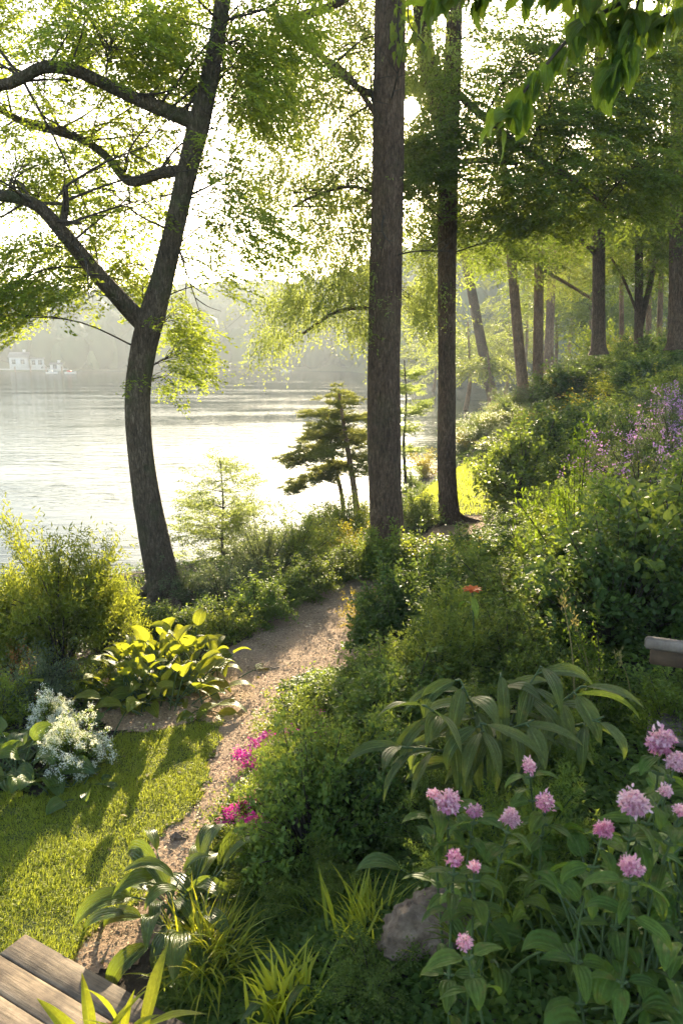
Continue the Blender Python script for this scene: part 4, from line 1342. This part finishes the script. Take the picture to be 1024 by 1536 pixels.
# unnamed mass of shrubs on the slope: groups nobody could tell apart
fills = 0
zones = [(1.0, 9.5, 6.0, 12, 60, ('fine', 'mound', 'mound', 'mounddark', 'leafy', 'lime'), (.6, 1.1), (.35, .65), 'one of the low green shrubs massed on the near slope above the path', 'low shrubs massed on the near slope'),
         (2.5, 12, 12, 18, 48, ('fine', 'mound', 'grey', 'mounddark', 'mound', 'lime'), (.9, 1.6), (.5, .95), 'one of the rounded shrubs massed on the middle slope', 'rounded shrubs on the middle slope'),
         (3.6, 15, 18, 30, 64, ('mound', 'grey', 'mounddark', 'lime', 'fine', 'gold'), (1.2, 2.3), (.7, 1.2), 'one of the soft pale shrubs covering the far slope', 'pale shrubs on the far slope'),
         (-.2, 1.9, 3.6, 6.2, 22, ('leafy', 'fine', 'feather', 'fine'), (.4, .7), (.25, .5), 'one of the wispy green plants filling the near bed', 'wispy plants in the near bed')]
for (x0, x1, y0, y1, n, kinds, wr, hr, lab, grp) in zones:
    got = 0
    for _ in range(n*14):
        if got >= n:
            break
        x, y = rng.uniform(x0, x1), rng.uniform(y0, y1)
        if x < np.interp(y, XR_Y, XR_X)+.35 or not cover_mask(np.array([x]), np.array([y]))[0]:
            continue
        z = float(ground(x, y))
        ok, bx, by, _ = in_view(np.array([x]), np.array([y]), np.array([z]), 40)
        if not ok[0] or (580 < bx[0] < 775 and 690 < by[0] < 835):
            continue
        wd = RND.uniform(*wr)
        low_ = .45 if (680 < bx[0] < 850 and by[0] < 690) else 1.0
        plant('slope_shrub', lab, S, RND.choice(kinds), (x, y, z-.03), wd*(.5+.5*low_), RND.uniform(*hr)*low_, grp)
        got += 1
# far bank shrubs by the water
for k in range(22):
    y = 24+k*2.0+rng.uniform(-.6, .6)
    x = np.interp(y, SH_Y, SH_X)+rng.uniform(1.0, 4.0)
    plant('shore_shrub', 'one of the misty shrubs along the distant shore below the slim trunks', S, RND.choice(('grey', 'fine', 'lime')), (x, y, float(ground(x, y))-.05), RND.uniform(1.4, 2.4), RND.uniform(.4, .8), 'misty shrubs along the distant shore')

# ------------------------------------------------------------------ broad leaved plants


def broad_leaf(mb, base, az, el, L, Wd, bend, pet=.0, cup=.25, prof='hosta', rnd=.5, roll=0.0, mat=0, smat=1, nl=11, nw=6, wav=.02):
    p = np.asarray(base, float).copy()
    d0 = np.array([math.cos(az), math.sin(az), 0.0])
    e = el
    if pet > 0:
        pts = [p.copy()]
        for k in range(5):
            p = p+(d0*math.cos(e)+np.array([0, 0, math.sin(e)]))*pet/5
            e -= bend*.045
            pts.append(p.copy())
        tube(mb, pts, np.linspace(.007, .0045, 6), 5, smat)
    side = np.array([-math.sin(az), math.cos(az), 0])
    V, lu, lv = [], [], []
    for i in range(nl+1):
        u = i/nl
        tdir = d0*math.cos(e)+np.array([0, 0, math.sin(e)])
        nrm = -d0*math.sin(e)+np.array([0, 0, math.cos(e)])
        s2 = side*math.cos(roll)+nrm*math.sin(roll)
        n2 = -side*math.sin(roll)+nrm*math.cos(roll)
        if prof == 'hosta':
            wv = (math.sin(math.pi*min(1, u**.62)))**.75 if 0 < u < 1 else 0
        elif prof == 'lance':
            wv = (math.sin(math.pi*u**.75))**.9 if 0 < u < 1 else 0
        else:
            wv = (math.sin(math.pi*u**.6))**.8 if 0 < u < 1 else 0
        wv = max(wv, .015)
        for j in range(nw+1):
            a = -1+2*j/nw
            off = a*wv*Wd/2
            h = cup*abs(a)**1.3*wv*Wd*.5+wav*Wd*math.sin(u*9+rnd*20+(2 if a > 0 else 0))*abs(a)**2*wv*2
            V.append(p+s2*off+n2*h)
            lu.append(a); lv.append(u)
        p = p+tdir*L/nl
        e -= bend/nl*(1.3 if u > .3 else .6)
    i = np.arange(nl)[:, None]*(nw+1)+np.arange(nw)[None]
    f = np.stack([i, i+1, i+nw+2, i+nw+1], -1).reshape(-1, 4)
    mb.add(V, f, mat, rnd, lu, lv)


def rosette(name, label, base, mat, n, Lr, wr, pet, seed, prof='hosta', el=(.35, 1.2), bend=(.9, 1.7), spread=.05, az0=0.0, arc=6.283, cup=.3):
    r = np.random.default_rng(seed)
    t = thing(name, label, 'plant', tuple(base))
    mb = MB()
    for k in range(n):
        u = (k+.5)/n
        az = az0+arc*((k*.618034) % 1.0)+r.normal(0, .15)
        e = el[0]+(el[1]-el[0])*u+r.normal(0, .08)
        L = r.uniform(*Lr)*(1.05-.35*u)
        broad_leaf(mb, (r.normal(0, spread), r.normal(0, spread), 0), az, e, L, L*r.uniform(*wr), r.uniform(*bend), r.uniform(*pet)*(.8+.5*u), cup, prof, r.random(), r.normal(0, .35))
    obj('foliage', mb.mesh('foliage', [M[mat], M['stem']], True), t)
    return t


rosette('hosta', 'big sunlit hosta with yellow green leaves at the path corner', on_ground(236, 1036), 'hosta_lime', 230, (.22, .32), (.5, .64), (.16, .42), 1, el=(.10, 1.4), bend=(.6, 1.4), spread=.24)
rosette('hosta', 'shadowed hosta at the left edge below the white flowers', on_ground(28, 1165), 'hosta', 44, (.18, .26), (.6, .8), (.18, .36), 2, el=(.35, 1.3), spread=.14)
rosette('hosta', 'small hosta tucked under the round white bush', on_ground(120, 1185), 'hosta', 14, (.14, .19), (.6, .8), (.08, .15), 3, el=(.1, .9), spread=.06)
rosette('long_leaf_clump', 'clump of long drooping green leaves beside the deck', on_ground(278, 1388), 'hosta', 36, (.27, .41), (.26, .36), (.16, .32), 4, prof='lance', el=(.5, 1.4), bend=(1.2, 2.3), spread=.08, cup=.35)
rosette('broad_leaf_plant', 'dark round leaved plant at the bottom right corner', on_ground(960, 1500), 'ovate', 26, (.13, .2), (.6, .75), (.2, .42), 5, prof='ovate', el=(.5, 1.4), bend=(1.2, 2.2), spread=.12)
rosette('broad_leaf_plant', 'round leaved plant under the pink flowers right of the rock', on_ground(860, 1480), 'ovate', 24, (.12, .18), (.6, .75), (.15, .34), 6, prof='ovate', el=(.4, 1.4), bend=(1.2, 2.2), spread=.12)
rosette('broad_leaf_plant', 'leafy plant at the right edge under the largest pink flower', on_ground(1020, 1440), 'ovate', 24, (.13, .2), (.55, .7), (.3, .5), 7, prof='ovate', el=(.6, 1.4), bend=(1.2, 2.2), spread=.12)
rosette('pale_leaf_plant', 'plant with pale upturned leaves left of the pink flowers', on_ground(655, 1330), 'lance', 9, (.2, .28), (.4, .5), (.12, .22), 8, prof='lance', el=(.5, 1.2), bend=(.8, 1.6), spread=.04)
yl = rosette('yellow_leaf_plant', 'potted plant with bright yellow green pointed leaves standing on the deck', (-.88, 2.44, 1.60), 'yellow_leaf', 11, (.26, .36), (.16, .2), (.03, .08), 9, prof='lance', el=(.75, 1.4), bend=(.2, .7), spread=.05)
pb2 = MB()
tube(pb2, [(0, 0, -.238), (0, 0, -.02), (0, 0, -.019), (0, 0, .02), (0, 0, .02)], [.09, .125, .14, .14, .10], 24)
obj('pot', pb2.mesh('pot', M['bark_far'], True), yl)
rosette('pale_leaf_plant', 'grey green strap leaves between the two yellow grass clumps', on_ground(470, 1480), 'lance', 7, (.26, .34), (.16, .22), (.1, .16), 10, prof='lance', el=(.6, 1.2), bend=(1.2, 2.0), spread=.03)

# drooping broad leaves in the middle of the foreground
dp = on_ground(735, 1235)
t = thing('drooping_plant', 'large plant with arching stems and long drooping leaves behind the pink flowers', 'plant', (0, 0, 0))
mb = MB(); sb = MB()
r = np.random.default_rng(77)
for (px, py, yy, n, L) in ((600, 1120, 3.2, 8, .27), (640, 1060, 3.35, 9, .30), (690, 1020, 3.5, 9, .32), (750, 1010, 3.6, 9, .32), (810, 1000, 3.55, 9, .32), (870, 1030, 3.4, 8, .30), (720, 1085, 3.2, 8, .27), (800, 1080, 3.2, 7, .26), (905, 1075, 3.2, 6, .26)):
    e = at_y(px, py, yy)
    b0 = np.array([dp[0]+r.normal(0, .08), dp[1]+r.normal(0, .06), dp[2]])
    mid = (b0+e)/2+np.array([0, 0, .16])
    bp = smooth_path([b0, mid, e], 14)
    tube(sb, bp, np.linspace(.009, .004, 14), 6)
    dx = e-b0
    az0 = math.atan2(dx[1]-.2, dx[0])
    for k in range(n):
        q = bp[min(13, 6+int(k*8/n))]
        az = az0+(1 if k % 2 else -1)*r.uniform(.2, 1.1)+r.normal(0, .2)
        broad_leaf(mb, q, az, r.uniform(-.1, .6), L*r.uniform(.75, 1.15), L*r.uniform(.20, .30), r.uniform(.7, 1.9), .03, .35, 'lance', r.random(), r.normal(0, .4))
obj('stem', sb.mesh('stem', M['stem'], True), t)
obj('foliage', mb.mesh('foliage', [M['lance'], M['stem']], True), t)


def grass_clump(name, label, base, n, Lr, w_, seed, mat='blade', el=(.7, 1.5), bend=(.4, 1.6), spread=.06):
    r = np.random.default_rng(seed)
    t = thing(name, label, 'grass clump', tuple(base))
    mb = MB()
    for k in range(n):
        broad_leaf(mb, (r.normal(0, spread), r.normal(0, spread), -.01), r.uniform(0, 6.28), r.uniform(*el), r.uniform(*Lr), w_*r.uniform(.7, 1.3), r.uniform(*bend), 0, .5, 'lance', r.random(), 0, nl=6, nw=2, wav=0)
    obj('foliage', mb.mesh('foliage', M[mat], True), t)


grass_clump('grass_clump', 'bright green arching grass tuft beside the long leaf clump', on_ground(315, 1460), 190, (.26, .46), .012, 1)
grass_clump('grass_clump', 'yellow green iris like tuft at the bottom centre', on_ground(430, 1530), 80, (.22, .36), .018, 2, el=(.9, 1.5), bend=(.2, .9))
grass_clump('grass_clump', 'sunlit yellow tuft left of the rock', on_ground(550, 1420), 90, (.22, .36), .014, 3, el=(.9, 1.5), bend=(.2, .9))
grass_clump('grass_clump', 'thin grass tuft behind the sunlit yellow one', on_ground(500, 1380), 70, (.2, .32), .009, 4, mat='feather')
grass_clump('grass_clump', 'dark strappy tuft between the rock and the round leaved plant', on_ground(735, 1470), 60, (.25, .4), .013, 5, mat='feather')
grass_clump('grass_clump', 'soft fine tuft left of the iris like tuft', on_ground(300, 1500), 120, (.15, .28), .007, 6, mat='feather')
grass_clump('grass_clump', 'fine tuft beside the lower pink flower', on_ground(780, 1420), 60, (.2, .36), .009, 7, mat='feather')

# ------------------------------------------------------------------ pink flowers
PF = [(672, 1203, 34, 2.95, 'pair of full pink heads left of the group'), (650, 1190, 16, 3.0, 'small pale pink head left of the full pair'), (712, 1217, 19, 2.9, 'small pink head right of the full pair'), (765, 1226, 26, 2.75, 'two tier pink head at the centre of the group'),
      (793, 1148, 18, 3.1, 'highest small pink head under the drooping leaves'), (818, 1202, 22, 2.9, 'round pink head right of the two tier one'), (681, 1286, 22, 2.6, 'round pink head above the rock'), (711, 1299, 15, 2.6, 'half open pink head right above the rock'),
      (990, 1112, 38, 2.6, 'large pink head nearest the bench'), (1012, 1142, 26, 2.55, 'pale pink head cut by the right edge'), (952, 1204, 42, 2.35, 'largest pink head on the right'), (905, 1243, 26, 2.4, 'pink head below left of the largest one'),
      (946, 1298, 31, 2.2, 'lowest pink head on the right'), (998, 1186, 17, 2.45, 'small pink head right of the largest one'), (696, 1413, 20, 2.3, 'lone pink head beside the rock'), (1020, 1215, 16, 2.4, 'tiny pink head at the right edge')]
r = np.random.default_rng(55)
for (px, py, rp, tt, lab) in PF:
    c = at_t(px, py, tt)
    gx, gy = c[0]+r.normal(0, .05)+.03, c[1]+r.uniform(-.05, .18)
    g = gpt(gx, gy)
    t = thing('pink_flower', 'flowering stem with '+lab, 'flower', (0, 0, 0), 'pink flowers in the foreground')
    sb = MB()
    sp = smooth_path([g-np.array([0, 0, .03]), (g+c)/2+np.array([r.normal(0, .04), .03, 0]), c], 14)
    tube(sb, sp, np.linspace(.006, .0035, 14), 6)
    obj('stem', sb.mesh('stem', M['stem'], True), t)
    lb_ = MB()
    a0 = r.uniform(0, 3.14)
    for k in range(6 if rp > 17 else 4):
        q = sp[12-k*(1 if k < 3 else 2)+(2 if k > 3 else 0)]
        for s_ in (0, math.pi):
            broad_leaf(lb_, q, a0+k*1.57+s_+r.normal(0, .2), r.uniform(.1, .7), r.uniform(.09, .15), r.uniform(.04, .065), r.uniform(.9, 1.8), .02, .3, 'ovate', r.random(), r.normal(0, .3), nl=7, nw=4)
    obj('foliage', lb_.mesh('foliage', [M['ovate'], M['stem']], True), t)
    rad = rp*tt/F*.54
    fb = MB()
    lobes = [(0, 0, 0, 1.0)] if rp < 24 else [(0, 0, 0, .85), (r.uniform(-.6, .6), r.uniform(-.4, .2), .55, .6), (r.uniform(.2, .7), -.2, -.35, .6), (-.6, .1, -.2, .55)]
    toff = r.uniform(-.35, .35)
    for (ox, oy, oz, k) in lobes:
        n = int(230*k+60)
        u = unit(r.normal(size=(n, 3)))
        cen = c+np.array([ox, oy, oz])*rad*.8
        sq = r.uniform(.75, 1.15, 3)
        rr_ = rad*k*r.uniform(.35, 1.0, n)*(1+.22*np.sin(u[:, 0]*9)*np.cos(u[:, 2]*8))
        P = cen+u*rr_[:, None]*sq
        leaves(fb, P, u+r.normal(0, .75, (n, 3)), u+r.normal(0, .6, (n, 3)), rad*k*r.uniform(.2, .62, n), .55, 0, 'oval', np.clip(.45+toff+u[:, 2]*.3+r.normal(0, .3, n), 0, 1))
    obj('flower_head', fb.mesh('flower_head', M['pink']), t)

# orange flower with a drooping leaf
c = at_t(708, 886, 5.2)
g = gpt(c[0]+.02, c[1]+.1)
t = thing('orange_flower', 'single orange flower on a tall stem above the slope plants', 'flower', (0, 0, 0))
sb = MB()
tube(sb, smooth_path([g, (g+c)/2+np.array([.02, 0, 0]), c], 10), np.linspace(.008, .005, 10), 6)
obj('stem', sb.mesh('stem', M['stem'], True), t)
fb = MB()
for k in range(16):
    broad_leaf(fb, c, k*.39+.1, .18 if k % 2 else .4, .075, .04, .35, 0, .15, 'ovate', (k*.37) % 1, 0, nl=5, nw=2)
obj('flower_head', fb.mesh('flower_head', [M['orange'], M['stem']], True), t)
fb = MB()
q = c-np.array([0, 0, .04])
broad_leaf(fb, q, -1.2, -.9, .16, .05, .5, .0, .3, 'lance', .9, .5)
broad_leaf(fb, q+np.array([0, 0, -.06]), 2.2, .2, .14, .05, 1.5, .0, .3, 'lance', .5, .2)
obj('leaf', fb.mesh('leaf', [M['ovate'], M['stem']], True), t)

# bare seed stalks near the bench
for k, (px, py, ex, ey, tt, lab) in enumerate(((860, 1060, 845, 905, 4.3, 'leaning dry stalk behind the drooping leaves'), (885, 1040, 862, 935, 4.4, 'shorter dry stalk right of the leaning one'), (945, 1060, 928, 985, 4.3, 'lone dry stalk in front of the bench end'))):
    a, e = at_t(px, py, tt), at_t(ex, ey, tt+.1)
    t = thing('dry_stalk', lab, 'plant', (0, 0, 0))
    sb = MB(); g = gpt(a[0], a[1]+.1)
    tube(sb, smooth_path([g, a, (a+e)/2+np.array([.02, 0, 0]), e], 14), np.linspace(.006, .003, 14), 5)
    obj('stem', sb.mesh('stem', M['straw']), t)
    fb = MB(); n = 30
    leaves(fb, e+r.normal(0, .014, (n, 3))*np.array([1, 1, 2.4]), r.normal(0, .5, (n, 3))+np.array([0, 0, 1]), r.normal(0, 1, (n, 3)), .03, .3, 0)
    obj('blossom', fb.mesh('seed_head', M['straw']), t)

# ------------------------------------------------------------------ rock, deck, bench


def rock_obj(name, label, pos, size, rz, seed, tilt=0):
    bm_v = []
    n1, n2 = 40, 60
    r = np.random.default_rng(seed)
    th = np.linspace(0, np.pi, n1); ph = np.linspace(0, 2*np.pi, n2, endpoint=False)
    T, Pp = np.meshgrid(th, ph, indexing='ij')
    U = np.stack([np.sin(T)*np.cos(Pp), np.sin(T)*np.sin(Pp), np.cos(T)], -1).reshape(-1, 3)
    planes = unit(r.normal(size=(16, 3)))
    off = r.uniform(.62, .95, 16)
    rad = np.full(len(U), 1.15)
    for p_, o_ in zip(planes, off):
        dd = U@p_
        rad = np.minimum(rad, np.where(dd > .05, o_/np.maximum(dd, .05), 9))
    rad *= 1+.05*np.sign(np.sin(U[:, 2]*14+U[:, 0]*6+3*fbm(U[:, 0]*3+5, U[:, 1]*3, seed)))*.5+.2*(fbm(U[:, 0]*5+9, U[:, 1]*5+U[:, 2]*4, seed)-.47)*2+.05*(fbm(U[:, 0]*16+9, U[:, 1]*16+U[:, 2]*14, seed)-.47)*2
    V = U*rad[:, None]*np.asarray(size)/2
    ct, st = math.cos(tilt), math.sin(tilt)
    V = V@np.array([(ct, 0, st), (0, 1, 0), (-st, 0, ct)]).T@rotz(rz).T
    i = np.arange(n1-1)[:, None]*n2+np.arange(n2)[None]
    j = np.arange(n1-1)[:, None]*n2+(np.arange(n2)[None]+1) % n2
    f = np.stack([i, j, j+n2, i+n2], -1).reshape(-1, 4)
    b = MB(); b.add(V, f)
    o = obj(name, b.mesh(name, M['rock'], False), None, tuple(pos))
    o['label'] = label; o['category'] = 'rock'
    return o


p = on_ground(628, 1440)
rock_obj('rock', 'rough grey brown boulder half buried in the plants at the bottom', p+np.array([.04, .04, .09]), (.46, .32, .36), -.25, 4, -.75)
p = on_ground(336, 1352)
rock_obj('rock', 'small brown stone behind the long leaf clump', p+np.array([0, 0, .03]), (.16, .14, .12), 1.0, 6)
p = on_ground(268, 1262)
rock_obj('rock', 'small pale grey stone at the lower path edge', p+np.array([0, 0, .02]), (.13, .10, .07), .3, 8)
p = on_ground(408, 1005)
rock_obj('rock', 'flat pale stone lying in the middle of the path', p+np.array([0, 0, .012]), (.13, .09, .03), .3, 9)

# deck
zc = 1.36
A = CAM+ray(40, 1400)*((zc-CAM[2])/ray(40, 1400)[2])
B = CAM+ray(290, 1540)*((zc-CAM[2])/ray(290, 1540)[2])
ang = math.atan2(B[1]-A[1], B[0]-A[0])
dk = thing('wooden_deck', 'weathered brown plank deck corner at the bottom left', 'deck', (A[0], A[1], 0))
ex = np.array([math.cos(ang), math.sin(ang), 0]); ey = np.array([math.sin(ang), -math.cos(ang), 0])
bw = .155
for k in range(9):
    b = MB()
    off = bw*k+bw/2
    jit = RND.uniform(-.004, .004)
    segs = [(-.0, 2.6)] if k % 2 else [(0, 1.12), (1.126, 1.5)]
    for (s0, ln) in segs:
        s1 = s0+ln
        c = ex*((s0+s1)/2+jit)+ey*off+np.array([0, 0, zc-.019+RND.uniform(-.0015, .0015)])
        box(b, c, (ln, bw-.005, .038), 0, rotz(ang), RND.random(), .004)
    obj('board', b.mesh('board', M['deck']), dk)
b = MB()
for s0 in (.06, .9, 1.8):
    box(b, ex*s0+ey*.72+np.array([0, 0, zc-.12]), (.05, 1.35, .15), 0, rotz(ang), .3)
box(b, ex*1.3+ey*.03+np.array([0, 0, zc-.125]), (2.5, .04, .16), 0, rotz(ang), .3, .003)
obj('joist', b.mesh('joist', M['deck']), dk)

# bench at the right edge
tB = 4.1
a = at_t(966, 963, tB); e = at_t(1090, 990, tB-.15)
dv = unit(e-a)
bn = thing('wooden_bench', 'weathered grey wooden bench with only its left end in sight', 'bench', tuple(a))
ang = math.atan2(dv[1], dv[0])
Rb = rotz(ang)


def rail(name, o, L, s, mat, bev):
    b = MB()
    box(b, Rb@(np.array([L/2, 0, 0])+np.array(o)), (L, s[0], s[1]), 0, Rb, RND.random(), bev)
    ob = obj(name, b.mesh(name, M[mat], False), bn)
    return ob


rail('top_rail', (0, 0, 0), 1.5, (.05, .065), 'bench', .012)
rail('lower_rail', (.03, .03, -.085), 1.4, (.03, .085), 'bench_brown', .008)
rail('seat_plank', (.05, -.16, -.36), 1.4, (.13, .04), 'bench', .006)
rail('seat_plank', (.05, -.30, -.365), 1.4, (.13, .04), 'bench', .006)
for sx in (.25, 1.25):
    for sy, zt in ((.035, -.15), (-.30, -.38)):
        b = MB()
        w0 = a+Rb@np.array([sx, sy, 0])
        gz = float(ground(w0[0], w0[1]))-a[2]-.05
        box(b, Rb@np.array([sx, sy+(.045 if sy > 0 else 0), 0])+np.array([0, 0, (gz+zt)/2]), (.06, .045, max(.1, zt-gz)), 0, Rb, .4, .004)
        obj('leg', b.mesh('leg', M['bench']), bn)

# ------------------------------------------------------------------ near overhanging branch, top right


def lobed_leaf(mb, base, d, n, L, rnd):
    d = unit(d)
    az = math.atan2(d[1], d[0]); el = math.asin(d[2])
    broad_leaf(mb, base, az, el, L, L*(.42+.2*rnd), .5+.6*rnd, 0, .25, 'ovate', rnd, float(n[0])*1.2, 0, 0, 8, 6, .03)


t = thing('overhanging_branch', 'near leafy branch hanging in from the top right corner', 'branch', (0, 0, 0))
tb = MB(); lb2 = MB()
r = np.random.default_rng(12)
for rows in ([(1120, -120, 9, 3.8), (1000, -30, 8, 3.7), (920, 10, 6, 3.6), (860, 50, 5, 3.5), (800, 120, 4, 3.45), (745, 185, 3, 3.4)], [(1000, -30, 5, 3.7), (920, -40, 4, 3.5), (820, -30, 4, 3.4), (710, -20, 3, 3.3), (650, 0, 2, 3.3)],
             [(960, -10, 4, 3.7), (945, 40, 3, 3.6), (930, 85, 2, 3.55), (912, 110, 2, 3.5)], [(1100, 10, 5, 3.9), (1010, 20, 4, 3.8), (950, 40, 3, 3.7), (890, 30, 2, 3.6)], [(1080, -50, 4, 3.6), (980, -40, 3, 3.5), (870, -30, 2, 3.4)]):
    q = limb_px(tb, rows, 22, 6, .05, 3)
    for k in range(3, 22):
        for _ in range(5):
            if r.random() < .30:
                continue
            dd = unit((q[min(21, k+1)]-q[k-1]))+r.normal(0, .55, 3)+np.array([0, 0, -.75])
            lobed_leaf(lb2, q[k]+r.normal(0, .02, 3), dd, r.normal(0, .6, 3)+np.array([0, -.6, .6]), r.uniform(.10, .155), r.random())
obj('twig', tb.mesh('twig', M['twig'], True), t)
obj('foliage', lb2.mesh('foliage', M['leaf_near']), t)

# creeper leaves on the tall trunk
t = thing('creeper', 'few hanging leaves against the top of the tall dark trunk', 'plant', (0, 0, 0))
tb = MB(); lb2 = MB()
for rows in ([(600, -30, 3, Y1-.5), (596, 40, 3, Y1-.5), (602, 80, 2, Y1-.5)], [(620, -30, 3, Y1-.4), (612, 30, 2, Y1-.4), (640, 70, 2, Y1-.4)]):
    q = limb_px(tb, rows, 14, 4, 0, 1)
    for k in range(14):
        for _ in range(3):
            lobed_leaf(lb2, q[k]+r.normal(0, .05, 3), r.normal(0, .5, 3)+np.array([0, 0, -.8]), r.normal(0, .6, 3)+np.array([0, -1, .3]), r.uniform(.10, .18), r.random())
obj('stem', tb.mesh('stem', M['twig']), t)
obj('foliage', lb2.mesh('foliage', M['leaf_left']), t)

# ------------------------------------------------------------------ far shore: houses, jetty, buoys


def house(name, label, x, y, w_, d_, h_, roof_h, rz=0, windows=3, z=None):
    z = float(hill(x, y)) if z is None else z
    t = thing(name, label, 'house', (x, y, z), None, rz)
    b = MB()
    box(b, (0, 0, h_/2-.5), (w_, d_, h_+1)); obj('wall', b.mesh('wall', M['white_wall']), t)
    b = MB()
    ov = .35
    V = [(-w_/2-ov, -d_/2-ov, h_+.02), (w_/2+ov, -d_/2-ov, h_+.02), (w_/2+ov, d_/2+ov, h_+.02), (-w_/2-ov, d_/2+ov, h_+.02), (-w_/2-ov, 0, h_+roof_h), (w_/2+ov, 0, h_+roof_h)]
    b.add(V, [(0, 1, 5, 4), (2, 3, 4, 5), (3, 2, 1, 0)])
    b.faces_more([(0, 4, 3), (1, 2, 5)])
    rf = obj('roof', b.mesh('roof', M['roof']), t)
    b = MB(); box(b, (w_*.25, .2, h_+roof_h), (.7, .7, 1.4)); obj('chimney', b.mesh('chimney', M['white_wall']), rf)
    for k in range(windows):
        b = MB(); box(b, (-w_/2+w_*(k+.5)/windows, -d_/2-.03, h_*.55), (1.1, .08, 1.3)); obj('window', b.mesh('window', M['glass']), t)


hx = at_y(32, 545, 232)
house('lake_house', 'white house with a grey roof at the far shore behind the jetty', hx[0]-1, 234, 5, 5, 2.8, 1.6, .15, 2, 1.2)
house('lake_house', 'lower white annex right of the lakeside house', hx[0]+4.5, 235, 4, 4, 2.4, 1.0, -.1, 2, 1.2)
house('boat_house', 'small white boathouse at the end of the jetty', hx[0]+10.5, 232, 2.8, 3, 1.3, .6, 0, 1, .6)
hx2 = at_y(376, 500, 262)
house('hill_house', 'pale house in a clearing on the far hillside', hx2[0], 262, 9, 6, 3.2, 2.0, .05, 4)
t = thing('jetty', 'long pale wooden jetty on the far shore by the white house', 'jetty', (hx[0]+5, 222, 0))
b = MB(); box(b, (0, 0, .7), (24, 2.4, .25)); obj('jetty_deck', b.mesh('jetty_deck', M['white_wall']), t)
for k in range(6):
    b = MB(); tube(b, [(-11+k*4.4, -1.3, -1), (-11+k*4.4, -1.3, 1.5)], .16, 8); obj('post', b.mesh('post', M['bark_far']), t)
for k, (px, py, lab, m_) in enumerate(((78, 561, 'white moored boat left of the red one', 'white_wall'), (106, 561, 'small red and white boat at the jetty end', 'red'), (428, 556, 'distant white boat under the weeping foliage', 'white_wall'))):
    d_ = ray(px, py); q = CAM+d_*(-CAM[2]/d_[2])
    q[1] = min(q[1], 215); q = CAM+d_*(q[1]/d_[1]); q[2] = .05
    t = thing('boat', lab, 'boat', tuple(q))
    b = MB()
    V = []
    for s_, wd, zz in ((-1.8, .65, .55), (-.6, .8, .5), (.8, .75, .55), (2.0, .05, .75)):
        s_, wd, zz = s_*.75, wd*.75, zz*.75
        V += [(s_, -wd, zz), (s_, -wd*.6, -.1), (s_, wd*.6, -.1), (s_, wd, zz)]
    f = [(k*4+j, k*4+j+1, k*4+5+j, k*4+4+j) for k in range(3) for j in range(3)]+[(0, 3, 2, 1)]+[(k*4+3, k*4, k*4+4, k*4+7) for k in range(3)]
    b.add(V, f); obj('hull', b.mesh('hull', M['white_wall']), t)
    b = MB(); box(b, (-.25, 0, .62), (.9, .75, .45), 0, None, .5, .06); obj('cabin', b.mesh('cabin', M[m_]), t)

# ------------------------------------------------------------------ the sun itself and the haze
b = MB()
th = np.linspace(0, np.pi, 13); ph = np.linspace(0, 2*np.pi, 24, endpoint=False)
T, Pp = np.meshgrid(th, ph, indexing='ij')
U = np.stack([np.sin(T)*np.cos(Pp), np.sin(T)*np.sin(Pp), np.cos(T)], -1).reshape(-1, 3)*32
i = np.arange(12)[:, None]*24+np.arange(24)[None]
j = np.arange(12)[:, None]*24+(np.arange(24)[None]+1) % 24
b.add(U, np.stack([i, j, j+24, i+24], -1).reshape(-1, 4))
m, tt, out = new_mat('sun_disc')
em = tt.nodes.new('ShaderNodeEmission'); em.inputs['Color'].default_value = (1, .86, .6, 1); em.inputs['Strength'].default_value = 25
tp_ = tt.nodes.new('ShaderNodeBsdfTransparent')
ad_ = tt.nodes.new('ShaderNodeAddShader')
tt.links.new(em.outputs[0], ad_.inputs[0]); tt.links.new(tp_.outputs[0], ad_.inputs[1])
tt.links.new(ad_.outputs[0], out.inputs['Surface'])
s_ = struct('sun', b.mesh('sun', m, True))
s_.location = Vector(CAM)+SUN_DIR*4000

m, tt, out = new_mat('haze_air')
pv = tt.nodes.new('ShaderNodeVolumePrincipled')
pv.inputs['Color'].default_value = (.88, .94, .92, 1)
pv.inputs['Density'].default_value = HAZE_DENSITY
pv.inputs['Anisotropy'].default_value = .05
tt.links.new(pv.outputs[0], out.inputs['Volume'])
b = MB()
box(b, (0, 227, 18.5), (830, 500, 41))
struct('haze', b.mesh('haze', m), 'stuff')
